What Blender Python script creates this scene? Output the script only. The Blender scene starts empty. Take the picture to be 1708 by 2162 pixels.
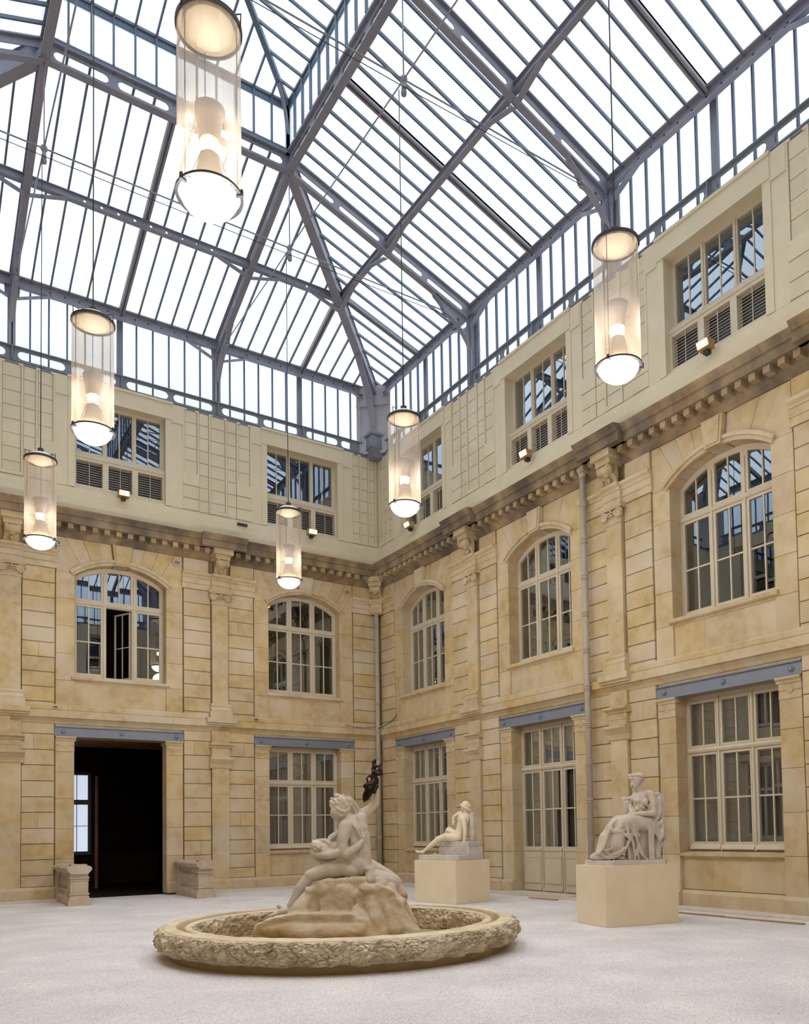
import bpy, bmesh, math, random
from mathutils import Vector, Matrix, noise
R = math.radians; PI = math.pi
random.seed(7)
sc = bpy.context.scene
COL = sc.collection

# ------------------------------------------------------------------ camera
cam_d = bpy.data.cameras.new('camera'); cam = bpy.data.objects.new('camera', cam_d); COL.objects.link(cam)
sc.camera = cam
CAM = Vector((-12.2972, -21.8912, 1.5193)); F_PX = 1749.78; CX, CY = 956.57, 1677.34
yaw, pit, rol = R(34.2066), R(2.4997), R(-0.9824)
Fv = Vector((math.sin(yaw)*math.cos(pit), math.cos(yaw)*math.cos(pit), math.sin(pit)))
R0 = Vector((math.cos(yaw), -math.sin(yaw), 0)); U0 = R0.cross(Fv)
Rv = R0*math.cos(rol) + U0*math.sin(rol); Uv = -R0*math.sin(rol) + U0*math.cos(rol)
mw = Matrix((Rv, Uv, -Fv)).transposed().to_4x4(); mw.translation = CAM
cam.matrix_world = mw
cam_d.sensor_fit = 'VERTICAL'; cam_d.sensor_height = 24.0
cam_d.lens = F_PX/2162*24.0
cam_d.shift_x = (854-CX)/2162; cam_d.shift_y = (CY-1081)/2162
cam_d.clip_start = 0.1; cam_d.clip_end = 300

# ------------------------------------------------------------------ sky, sun, exposure
w = bpy.data.worlds.new('overcast_sky'); sc.world = w; w.use_nodes = True
nt = w.node_tree; nt.nodes.clear()
out = nt.nodes.new('ShaderNodeOutputWorld'); bg = nt.nodes.new('ShaderNodeBackground')
tc = nt.nodes.new('ShaderNodeTexCoord'); sx = nt.nodes.new('ShaderNodeSeparateXYZ'); rp = nt.nodes.new('ShaderNodeValToRGB')
nt.links.new(tc.outputs['Generated'], sx.inputs[0]); nt.links.new(sx.outputs['Z'], rp.inputs[0])
rp.color_ramp.elements[0].position = 0.0; rp.color_ramp.elements[0].color = (0.62, 0.74, 0.92, 1)
rp.color_ramp.elements[1].position = 0.75; rp.color_ramp.elements[1].color = (0.95, 0.98, 1.0, 1)
nt.links.new(rp.outputs[0], bg.inputs[0]); bg.inputs[1].default_value = 1.6
nt.links.new(bg.outputs[0], out.inputs[0])
sun_d = bpy.data.lights.new('sun', 'SUN'); sun = bpy.data.objects.new('sun', sun_d); COL.objects.link(sun)
sun_d.energy = 0.5; sun_d.angle = R(40); sun_d.color = (1, 0.95, 0.86); sun.rotation_euler = (R(28), R(12), R(20))
sc.view_settings.view_transform = 'Standard'; sc.view_settings.look = 'None'
sc.view_settings.gamma = 1.0; sc.view_settings.use_curve_mapping = False
sc.view_settings.exposure = 0.33
sc.cycles.max_bounces = 10; sc.cycles.diffuse_bounces = 5; sc.cycles.glossy_bounces = 4
sc.cycles.transparent_max_bounces = 24; sc.cycles.transmission_bounces = 6
sc.cycles.sample_clamp_indirect = 6.0; sc.cycles.caustics_reflective = False; sc.cycles.caustics_refractive = False

# ------------------------------------------------------------------ materials
def lin(c):
    return tuple((x/255/12.92 if x/255 <= .04045 else ((x/255+.055)/1.055)**2.4) for x in c)
def newmat(name):
    m = bpy.data.materials.new(name); m.use_nodes = True
    nt = m.node_tree; nt.nodes.clear()
    o = nt.nodes.new('ShaderNodeOutputMaterial'); b = nt.nodes.new('ShaderNodeBsdfPrincipled')
    nt.links.new(b.outputs[0], o.inputs[0])
    return m, nt, b, o
def surf(name, c1, c2=None, c3=None, scale=3.0, rough=.8, metal=0.0, bump=0.0, bscale=40.0, vary=0.0, spec=.3, streak=False, hue=0.0):
    """Mottled surface: two noise layers mix three colours; vary = brightness change from piece to piece."""
    m, nt, b, o = newmat(name); N = nt.nodes; Lk = nt.links
    b.inputs['Roughness'].default_value = rough; b.inputs['Metallic'].default_value = metal
    b.inputs['Specular IOR Level'].default_value = spec
    c1 = lin(c1); c2 = lin(c2) if c2 else c1; c3 = lin(c3) if c3 else c2
    geo = N.new('ShaderNodeNewGeometry')
    oi = N.new('ShaderNodeObjectInfo')
    mp = N.new('ShaderNodeMapping'); Lk.new(geo.outputs['Position'], mp.inputs[0])
    if streak: mp.inputs['Scale'].default_value = (1, 1, .25)
    n1 = N.new('ShaderNodeTexNoise'); n1.inputs['Scale'].default_value = scale; n1.inputs['Detail'].default_value = 6
    Lk.new(mp.outputs[0], n1.inputs['Vector'])
    n2 = N.new('ShaderNodeTexNoise'); n2.inputs['Scale'].default_value = scale*.23; n2.inputs['Detail'].default_value = 3
    Lk.new(geo.outputs['Position'], n2.inputs['Vector'])
    def ramp(src, a, bb):
        r = N.new('ShaderNodeMapRange'); r.inputs['From Min'].default_value = a; r.inputs['From Max'].default_value = bb
        Lk.new(src, r.inputs['Value']); return r.outputs[0]
    m1 = N.new('ShaderNodeMix'); m1.data_type = 'RGBA'
    m1.inputs['A'].default_value = (*c1, 1); m1.inputs['B'].default_value = (*c2, 1)
    Lk.new(ramp(n1.outputs['Fac'], .35, .65), m1.inputs['Factor'])
    m2 = N.new('ShaderNodeMix'); m2.data_type = 'RGBA'
    Lk.new(m1.outputs['Result'], m2.inputs['A']); m2.inputs['B'].default_value = (*c3, 1)
    Lk.new(ramp(n2.outputs['Fac'], .42, .68), m2.inputs['Factor'])
    last = m2.outputs['Result']
    if vary > 0:
        hs = N.new('ShaderNodeHueSaturation')
        mv = N.new('ShaderNodeMapRange'); mv.inputs['To Min'].default_value = 1-vary; mv.inputs['To Max'].default_value = 1+vary*.6
        Lk.new(oi.outputs['Random'], mv.inputs['Value']); Lk.new(mv.outputs[0], hs.inputs['Value'])
        mu = N.new('ShaderNodeMath'); mu.operation = 'FRACT'
        ml = N.new('ShaderNodeMath'); ml.operation = 'MULTIPLY'; ml.inputs[1].default_value = 17.31
        Lk.new(oi.outputs['Random'], ml.inputs[0]); Lk.new(ml.outputs[0], mu.inputs[0])
        ms = N.new('ShaderNodeMapRange'); ms.inputs['To Min'].default_value = 1-vary*2.2; ms.inputs['To Max'].default_value = 1+vary*1.2
        Lk.new(mu.outputs[0], ms.inputs['Value']); Lk.new(ms.outputs[0], hs.inputs['Saturation'])
        Lk.new(last, hs.inputs['Color']); last = hs.outputs[0]
    Lk.new(last, b.inputs['Base Color'])
    if bump > 0:
        n3 = N.new('ShaderNodeTexNoise'); n3.inputs['Scale'].default_value = bscale; n3.inputs['Detail'].default_value = 5
        Lk.new(geo.outputs['Position'], n3.inputs['Vector'])
        bp = N.new('ShaderNodeBump'); bp.inputs['Strength'].default_value = bump; bp.inputs['Distance'].default_value = .02
        Lk.new(n3.outputs['Fac'], bp.inputs['Height']); Lk.new(bp.outputs[0], b.inputs['Normal'])
    return m
def emit(name, c, s):
    m, nt, b, o = newmat(name); c = (*lin(c), 1)
    b.inputs['Base Color'].default_value = c; b.inputs['Emission Color'].default_value = c; b.inputs['Emission Strength'].default_value = s
    return m
M = {}
M['stone'] = surf('limestone', (198,174,132), (182,157,114), (203,184,152), scale=5, bump=.15, bscale=60, vary=.07, rough=.85, spec=.2)
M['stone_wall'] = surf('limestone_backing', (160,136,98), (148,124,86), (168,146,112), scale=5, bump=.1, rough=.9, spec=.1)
M['stone_trim'] = surf('limestone_moulding', (198,176,138), (182,159,119), (203,186,156), scale=6, bump=.15, bscale=50, vary=.05, rough=.85, spec=.2)
M['stone_dentil'] = surf('weathered_dentil_stone', (182,158,122), (160,138,104), (138,118,92), scale=4, bump=.2, rough=.9, vary=.08)
M['stone_cornice'] = surf('weathered_cornice_stone', (166,144,112), (132,114,92), (98,86,76), scale=4, bump=.3, bscale=40, vary=.06, rough=.9, spec=.1, streak=True)
M['kerb'] = surf('kerb_stone', (214,203,190), (200,188,172), scale=6, bump=.1, rough=.8, vary=.04)
M['attic'] = surf('painted_attic', (206,193,165), (200,186,157), (212,199,173), scale=3, bump=.04, rough=.6, vary=.02)
M['attic_trim'] = surf('painted_attic_trim', (213,200,173), (206,193,165), scale=3, rough=.6)
M['steel'] = surf('grey_painted_steel', (138,137,150), (128,128,142), (144,142,152), scale=5, rough=.45, spec=.5, bump=.02)
M['steel_blue'] = surf('blue_grey_painted_steel', (126,131,142), (118,123,134), scale=5, rough=.45, spec=.5)
M['bar'] = surf('glazing_bar_paint', (104,116,132), (96,108,124), scale=5, rough=.5, spec=.4)
M['corner_panel'] = surf('pale_steel_panel', (178,172,178), (170,166,172), scale=4, rough=.5)
M['frame'] = surf('beige_window_paint', (204,192,168), (198,184,160), scale=6, rough=.5, vary=.02)
M['black'] = surf('black_iron', (38,38,42), (30,30,34), scale=8, rough=.5, spec=.5)
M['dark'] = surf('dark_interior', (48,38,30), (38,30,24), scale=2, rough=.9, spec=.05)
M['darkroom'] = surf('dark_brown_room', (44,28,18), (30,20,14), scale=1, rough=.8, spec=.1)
M['beam_wood'] = surf('dark_wood_beam', (150,96,64), (120,72,46), scale=3, rough=.5)
M['curtain'] = surf('grey_brown_sheer', (140,126,114), (126,113,101), scale=2, rough=.95, spec=.05, streak=True)
M['curtain_dark'] = surf('dim_blind', (84,78,74), (72,66,62), scale=2, rough=.95, spec=.05, streak=True)
M['pipe'] = surf('painted_downpipe', (176,164,148), (168,156,140), scale=5, rough=.5)
M['pedestal'] = surf('cream_pedestal_paint', (230,214,182), (224,206,172), (232,217,190), scale=2.5, rough=.7, bump=.02)
M['marble'] = surf('pale_marble', (208,195,180), (188,174,158), (200,184,162), scale=7, rough=.55, bump=.06, bscale=50, spec=.4)
M['marble_white'] = surf('cream_marble', (236,220,194), (226,208,180), scale=6, rough=.5, bump=.04, spec=.4)
M['marble_grey'] = surf('grey_veined_marble', (206,194,184), (184,172,162), (214,202,190), scale=9, rough=.6, bump=.06, spec=.3)
M['rock'] = surf('sculpture_rock', (212,197,174), (192,174,144), (184,150,104), scale=4, rough=.75, bump=.45, bscale=30)
M['slab'] = surf('marble_slab', (222,214,204), (206,196,186), (190,182,176), scale=6, rough=.5, bump=.04)
M['basin'] = surf('rough_basin_stone', (240,224,198), (212,192,162), (186,164,132), scale=14, rough=.95, bump=1.0, bscale=55, spec=.1)
M['basin_lip'] = surf('basin_lip_stone', (230,214,186), (216,198,166), (204,184,152), scale=9, rough=.9, bump=.35, bscale=60, spec=.1)
M['basin_base'] = surf('basin_base_stone', (176,156,120), (162,140,104), scale=5, rough=.9, bump=.2)
M['parapet'] = surf('parapet_stone', (196,176,154), (180,160,138), (204,188,168), scale=9, rough=.85, bump=.35, bscale=50, vary=.03)
M['bronze'] = surf('dark_bronze', (52,40,34), (36,28,26), (70,56,46), scale=10, rough=.28, metal=.85, bump=.1)
M['wire'] = surf('dark_cable', (60,58,60), rough=.6)
M['timber'] = surf('timber_strip', (178,146,104), (160,126,84), scale=5, rough=.7)
M['lamp_cream'] = surf('cream_reflector', (240,228,204), rough=.6)
M['cone'] = surf('grey_reflector_cone', (150,138,128), (136,126,116), scale=10, rough=.5)
M['lens'] = emit('glowing_lens', (255,238,205), 4.0)
M['bulb'] = emit('glowing_bulb', (255,214,150), 14.0)
M['flood'] = emit('flood_lamp_glow', (255,150,80), 14.0)
M['bright_pane'] = emit('daylit_frosted_pane', (190,200,216), .9)
# gravel-like mineral floor
def floor_mat():
    m, nt, b, o = newmat('speckled_mineral_floor'); N = nt.nodes; Lk = nt.links
    b.inputs['Roughness'].default_value = .75; b.inputs['Specular IOR Level'].default_value = .25
    geo = N.new('ShaderNodeNewGeometry')
    v = N.new('ShaderNodeTexVoronoi'); v.inputs['Scale'].default_value = 95; Lk.new(geo.outputs['Position'], v.inputs['Vector'])
    n = N.new('ShaderNodeTexNoise'); n.inputs['Scale'].default_value = 1.1; n.inputs['Detail'].default_value = 5; Lk.new(geo.outputs['Position'], n.inputs['Vector'])
    r = N.new('ShaderNodeValToRGB'); e = r.color_ramp.elements
    e[0].position = 0; e[0].color = (*lin((184,176,176)), 1); e[1].position = 1; e[1].color = (*lin((250,246,246)), 1)
    x = e.new(.45); x.color = (*lin((230,223,222)), 1)
    Lk.new(v.outputs['Color'], r.inputs[0])
    mx = N.new('ShaderNodeMix'); mx.data_type = 'RGBA'; mx.blend_type = 'MULTIPLY'; mx.inputs['Factor'].default_value = 1
    r2 = N.new('ShaderNodeValToRGB'); e = r2.color_ramp.elements
    e[0].position = .3; e[0].color = (.80, .79, .79, 1); e[1].position = .7; e[1].color = (1, .99, .98, 1)
    Lk.new(n.outputs['Fac'], r2.inputs[0]); Lk.new(r.outputs[0], mx.inputs['A']); Lk.new(r2.outputs[0], mx.inputs['B'])
    Lk.new(mx.outputs['Result'], b.inputs['Base Color'])
    bp = N.new('ShaderNodeBump'); bp.inputs['Strength'].default_value = .25; bp.inputs['Distance'].default_value = .004
    Lk.new(v.outputs['Distance'], bp.inputs['Height']); Lk.new(bp.outputs[0], b.inputs['Normal'])
    return m
M['floor'] = floor_mat()
def glass_mat(name, tint, boost, rough=.0, wav=.0):
    m = bpy.data.materials.new(name); m.use_nodes = True; nt = m.node_tree; nt.nodes.clear(); N = nt.nodes; Lk = nt.links
    o = N.new('ShaderNodeOutputMaterial'); t = N.new('ShaderNodeBsdfTransparent'); g = N.new('ShaderNodeBsdfGlossy')
    t.inputs[0].default_value = (*tint, 1); g.inputs['Roughness'].default_value = rough
    f = N.new('ShaderNodeFresnel'); f.inputs['IOR'].default_value = 1.75; g.inputs[0].default_value = (.82,.90,1,1)
    mu = N.new('ShaderNodeMath'); mu.operation = 'MULTIPLY_ADD'; mu.inputs[1].default_value = boost; mu.inputs[2].default_value = .01; mu.use_clamp = True
    mx = N.new('ShaderNodeMixShader')
    geo0 = N.new('ShaderNodeNewGeometry'); inv = N.new('ShaderNodeMath'); inv.operation = 'SUBTRACT'; inv.inputs[0].default_value = 1; Lk.new(geo0.outputs['Backfacing'], inv.inputs[1])
    mf = N.new('ShaderNodeMath'); mf.operation = 'MULTIPLY'     # the inner face of the pane adds no second reflection
    Lk.new(f.outputs[0], mu.inputs[0]); Lk.new(mu.outputs[0], mf.inputs[0]); Lk.new(inv.outputs[0], mf.inputs[1]); Lk.new(mf.outputs[0], mx.inputs[0]); Lk.new(t.outputs[0], mx.inputs[1]); Lk.new(g.outputs[0], mx.inputs[2])
    Lk.new(mx.outputs[0], o.inputs[0])
    if wav:
        geo = N.new('ShaderNodeNewGeometry'); n = N.new('ShaderNodeTexNoise'); n.inputs['Scale'].default_value = 1.3
        Lk.new(geo.outputs['Position'], n.inputs['Vector'])
        bp = N.new('ShaderNodeBump'); bp.inputs['Strength'].default_value = wav; bp.inputs['Distance'].default_value = .05
        Lk.new(n.outputs['Fac'], bp.inputs['Height']); Lk.new(bp.outputs[0], g.inputs['Normal'])
    return m
M['glass'] = glass_mat('window_glass', (.9,.92,.92), 3.6, 0, .006)
def frost_mat():
    m = bpy.data.materials.new('frosted_roof_glass'); m.use_nodes = True; nt = m.node_tree; nt.nodes.clear(); N = nt.nodes; Lk = nt.links
    o = N.new('ShaderNodeOutputMaterial'); t = N.new('ShaderNodeBsdfTransparent'); tr = N.new('ShaderNodeBsdfTranslucent')
    t.inputs[0].default_value = (.96,.985,1,1); tr.inputs[0].default_value = (.93,.97,1,1)
    mx = N.new('ShaderNodeMixShader'); mx.inputs[0].default_value = .5
    g = N.new('ShaderNodeBsdfGlossy'); g.inputs['Roughness'].default_value = .25
    m2 = N.new('ShaderNodeMixShader'); m2.inputs[0].default_value = .05
    Lk.new(t.outputs[0], mx.inputs[1]); Lk.new(tr.outputs[0], mx.inputs[2]); Lk.new(mx.outputs[0], m2.inputs[1]); Lk.new(g.outputs[0], m2.inputs[2])
    Lk.new(m2.outputs[0], o.inputs[0]); return m
M['frost'] = frost_mat()
def lampglass():
    m = bpy.data.materials.new('lamp_cylinder_glass'); m.use_nodes = True; nt = m.node_tree; nt.nodes.clear(); N = nt.nodes; Lk = nt.links
    o = N.new('ShaderNodeOutputMaterial'); t = N.new('ShaderNodeBsdfTransparent'); tr = N.new('ShaderNodeBsdfTranslucent'); d = N.new('ShaderNodeBsdfDiffuse'); g = N.new('ShaderNodeBsdfGlossy')
    t.inputs[0].default_value = (.95,.92,.88,1); tr.inputs[0].default_value = (.9,.82,.74,1); d.inputs[0].default_value = (.85,.78,.72,1); g.inputs['Roughness'].default_value = .05
    lw = N.new('ShaderNodeLayerWeight'); lw.inputs[0].default_value = .25
    ma = N.new('ShaderNodeMath'); ma.operation = 'MULTIPLY_ADD'; ma.inputs[1].default_value = .40; ma.inputs[2].default_value = .22
    Lk.new(lw.outputs['Facing'], ma.inputs[0])
    a = N.new('ShaderNodeAddShader'); h = N.new('ShaderNodeMixShader'); h.inputs[0].default_value = .5
    Lk.new(tr.outputs[0], h.inputs[1]); Lk.new(d.outputs[0], h.inputs[2])
    mx = N.new('ShaderNodeMixShader'); Lk.new(ma.outputs[0], mx.inputs[0]); Lk.new(t.outputs[0], mx.inputs[1]); Lk.new(h.outputs[0], mx.inputs[2])
    m2 = N.new('ShaderNodeMixShader'); m2.inputs[0].default_value = .06; Lk.new(mx.outputs[0], m2.inputs[1]); Lk.new(g.outputs[0], m2.inputs[2])
    Lk.new(m2.outputs[0], o.inputs[0]); return m
M['lampglass'] = lampglass()

# ------------------------------------------------------------------ helpers
def empty(name, loc=(0,0,0), rz=0, parent=None):
    o = bpy.data.objects.new(name, None); COL.objects.link(o); o.location = loc; o.rotation_euler = (0,0,rz)
    o.empty_display_size = .1
    if parent: o.parent = parent
    return o
def tag(o, label=None, cat=None, group=None, kind=None):
    if label: o['label'] = label
    if cat: o['category'] = cat
    if group: o['group'] = group
    if kind: o['kind'] = kind
    return o
def link(name, me, parent=None, loc=(0,0,0), rot=(0,0,0)):
    o = bpy.data.objects.new(name, me); COL.objects.link(o); o.location = loc; o.rotation_euler = rot
    if parent: o.parent = parent
    return o
class MB:
    def __init__(s): s.v = []; s.f = []; s.sm = []
    def add(s, vs, fs, smooth=False):
        n = len(s.v); s.v += [tuple(q) for q in vs]; s.f += [tuple(i+n for i in f) for f in fs]; s.sm += [smooth]*len(fs); return s
    def box(s, x0, x1, y0, y1, z0, z1):
        if x0 > x1: x0, x1 = x1, x0
        if y0 > y1: y0, y1 = y1, y0
        if z0 > z1: z0, z1 = z1, z0
        j = lambda: random.uniform(0, .0012)
        x0 -= j(); x1 += j(); y0 -= j(); y1 += j(); z0 -= j(); z1 += j()
        v = [(x,y,z) for z in (z0,z1) for y in (y0,y1) for x in (x0,x1)]
        return s.add(v, [(0,2,3,1),(4,5,7,6),(0,1,5,4),(2,6,7,3),(0,4,6,2),(1,3,7,5)])
    def prism(s, pts, O, A, B, N, t0, t1, smooth=False):
        """polygon pts (a,b) in plane O+a*A+b*B, extruded along N from t0 to t1"""
        O, A, B, N = map(Vector, (O, A, B, N)); n = len(pts)
        if abs(t1-t0) > .008:
            e = random.uniform(0, .0012)*(1 if t1 > t0 else -1); t0 -= e; t1 += e*random.random()
        lo = [O+A*a+B*b+N*t0 for a, b in pts]; hi = [O+A*a+B*b+N*t1 for a, b in pts]
        ar = sum(pts[i][0]*pts[(i+1) % n][1]-pts[(i+1) % n][0]*pts[i][1] for i in range(n))
        flip = (ar > 0) == (A.cross(B).dot(N)*(t1-t0) > 0)
        fs = [tuple(range(n))[::-1], tuple(range(n, 2*n))] + [(i, (i+1) % n, n+(i+1) % n, n+i) for i in range(n)]
        if not flip: fs = [tuple(reversed(f)) for f in fs]
        return s.add(lo+hi, fs, smooth)
    def uz(s, pts, p0, p1):       # polygon in wall plane (u,z), extruded in p (towards the court)
        return s.prism(pts, (0,0,0), (1,0,0), (0,0,1), (0,-1,0), p0, p1)
    def pz(s, pts, u0, u1):       # profile (p,z) run along u
        return s.prism(pts, (0,0,0), (0,-1,0), (0,0,1), (1,0,0), u0, u1)
    def bar(s, a, b, wdt, dep, up=(0,0,1)):   # rectangular bar from a to b; top face centred on the line, hanging down by dep
        a, b, up = Vector(a), Vector(b), Vector(up); d = (b-a).normalized(); sd = d.cross(up).normalized(); n = sd.cross(d).normalized()
        vs = []
        for q in (a, b):
            vs += [q-sd*wdt/2, q+sd*wdt/2, q+sd*wdt/2-n*dep, q-sd*wdt/2-n*dep]
        return s.add(vs, [(0,1,2,3),(7,6,5,4),(0,4,5,1),(1,5,6,2),(2,6,7,3),(3,7,4,0)])
    def tube(s, pts, r, seg=8, closed=False, smooth=True, cap=True):
        pts = [Vector(q) for q in pts]; n = len(pts); rs = r if isinstance(r, (list, tuple)) else [r]*n
        vs = []; ref = None
        for i, q in enumerate(pts):
            if closed: d = pts[(i+1) % n]-pts[i-1]
            else: d = pts[min(i+1, n-1)]-pts[max(i-1, 0)]
            d.normalize()
            if ref is None: ref = Vector((0,0,1)) if abs(d.z) < .9 else Vector((1,0,0))
            a = d.cross(ref).normalized(); bb = a.cross(d).normalized(); ref = bb if abs(bb.dot(d)) < .9 else ref
            for k in range(seg):
                t = 2*PI*k/seg; vs.append(q+a*math.cos(t)*rs[i]+bb*math.sin(t)*rs[i])
        fs = []
        m = n if closed else n-1
        for i in range(m):
            for k in range(seg):
                j = (i+1) % n; fs.append((i*seg+k, j*seg+k, j*seg+(k+1) % seg, i*seg+(k+1) % seg))
        if cap and not closed:
            fs += [tuple(range(seg)), tuple(range((n-1)*seg, n*seg))[::-1]]
        return s.add(vs, fs, smooth)
    def lathe(s, prof, c=(0,0), seg=24, smooth=True, z0=0):
        vs = []; fs = []; n = len(prof)
        for k in range(seg):
            t = 2*PI*k/seg
            for r, z in prof: vs.append((c[0]+r*math.cos(t), c[1]+r*math.sin(t), z+z0))
        for k in range(seg):
            k2 = (k+1) % seg
            for i in range(n-1): fs.append((k*n+i, k2*n+i, k2*n+i+1, k*n+i+1))
        return s.add(vs, fs, smooth)
    def ell(s, c, r, rot=None, sub=2):
        bm = bmesh.new(); bmesh.ops.create_icosphere(bm, subdivisions=sub, radius=1)
        mt = rot.to_3x3() if rot else Matrix.Identity(3); c = Vector(c)
        vs = [c+mt@Vector((v.co.x*r[0], v.co.y*r[1], v.co.z*r[2])) for v in bm.verts]
        fs = [tuple(v.index for v in f.verts) for f in bm.faces]; bm.free()
        return s.add(vs, fs, True)
    def mesh(s, name, mat):
        me = bpy.data.meshes.new(name); me.from_pydata(s.v, [], s.f)
        me.polygons.foreach_set('use_smooth', s.sm); me.materials.append(M[mat] if isinstance(mat, str) else mat); me.update(); return me
    def build(s, name, mat, parent=None, loc=(0,0,0), rot=(0,0,0)):
        return link(name, s.mesh(name, mat), parent, loc, rot)
CACHE = {}
def block_mesh(wd, h, d, c, mat):
    """stone block: chamfered front (towards -y), origin at centre of back face"""
    k = (round(wd,3), round(h,3), round(d,3), c, mat)
    if k not in CACHE:
        b = MB(); x, z = wd/2, h/2
        v = [(-x,0,-z),(x,0,-z),(x,0,z),(-x,0,z), (-x,-d+c,-z),(x,-d+c,-z),(x,-d+c,z),(-x,-d+c,z), (-x+c,-d,-z+c),(x-c,-d,-z+c),(x-c,-d,z-c),(-x+c,-d,z-c)]
        b.add(v, [(0,1,5,4),(1,2,6,5),(2,3,7,6),(3,0,4,7),(4,5,9,8),(5,6,10,9),(6,7,11,10),(7,4,8,11),(8,9,10,11),(3,2,1,0)])
        CACHE[k] = b.mesh('block', mat)
    return CACHE[k]
def block(name, parent, u0, u1, z0, z1, p0, p1, mat='stone', c=.012, gap=.0):
    jit = random.uniform(-.003, .003)
    me = block_mesh(abs(u1-u0)-gap, z1-z0-gap, p1-p0, c, mat)
    return link(name, me, parent, ((u0+u1)/2, -p0-jit, (z0+z1)/2))
def arc_stadium(a0, a1, z0, z1, n=6):
    r = (z1-z0)/2; zc = (z0+z1)/2
    right = [(a1-r+r*math.cos(t), zc+r*math.sin(t)) for t in [(-PI/2)+PI*i/n for i in range(n+1)]]
    left = [(a0+r-r*math.cos(t), zc-r*math.sin(t)) for t in [(-PI/2)+PI*i/n for i in range(n+1)]]   # from top-left going down
    return left, right
def slot_plate(mb, a0, a1, z0, z1, slots, O, A, B, N, t0, t1):
    """plate with stadium-shaped holes, made of ngon pieces"""
    if not slots:
        mb.prism([(a0,z0),(a1,z0),(a1,z1),(a0,z1)], O, A, B, N, t0, t1); return
    sz0, sz1 = slots[0][2], slots[0][3]
    mb.prism([(a0,z0),(a1,z0),(a1,sz0),(a0,sz0)], O, A, B, N, t0, t1)
    mb.prism([(a0,sz1),(a1,sz1),(a1,z1),(a0,z1)], O, A, B, N, t0, t1)
    prev = [(a0, sz0), (a0, sz1)]     # bottom -> top
    for s0, s1, q0, q1 in slots:
        left, right = arc_stadium(s0, s1, q0, q1)
        # solid between prev (bottom->top) and the left arc (top->bottom)
        pts = prev + left if left[0][1] > left[-1][1] else prev + left[::-1]
        mb.prism(pts, O, A, B, N, t0, t1)
        prev = right
    mb.prism(prev + [(a1, sz1), (a1, sz0)], O, A, B, N, t0, t1)
X3, Y3, Z3 = (1,0,0), (0,1,0), (0,0,1)

# ------------------------------------------------------------------ floor
fl = MB().box(-15.3, .4, -25.3, .4, -.2, 0).build('floor', 'floor'); tag(fl, 'pale speckled mineral floor covering the whole courtyard', 'floor', kind='structure')

# ------------------------------------------------------------------ facades
WALLS = {}
def wall_root(name, loc, rz, label):
    o = empty(name, loc, rz); tag(o, label, 'wall', kind='structure'); WALLS[name] = o; return o
WL = wall_root('wall_left', (0,0,0), 0, 'tan limestone facade on the left with dark doorway and arched windows')
WR = wall_root('wall_right', (0,0,0), -PI/2, 'tan limestone facade on the right with glazed door and arched windows')
AL = wall_root('wall_left_attic', (0,0,0), 0, 'cream painted attic storey above the left stone facade')
AR = wall_root('wall_right_attic', (0,0,0), -PI/2, 'cream painted attic storey above the right stone facade')

HW = 1.10                       # half width of an opening
ARC_R, ARC_C = 1.83, 6.53       # arch soffit
def arc_z(u, r=ARC_R): return ARC_C + math.sqrt(max(r*r-u*u, 0))
ZC = 8.87
CORNICE = [(-.3,8.87),(.08,8.87),(.10,8.93),(.16,8.99),(.18,9.0),(.18,9.13),(.42,9.13),(.42,9.30),(.46,9.31),(.47,9.34),(.53,9.41),(.55,9.44),(.1,9.50),(-.3,9.50)]
STRING = [(-.3,4.26),(.06,4.26),(.09,4.32),(.15,4.38),(.16,4.40),(.20,4.40),(.20,4.56),(.08,4.60),(-.3,4.60)]
def shifted(prof, dp): return [(p+dp if p > 0 else p, z) for p, z in prof]

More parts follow.
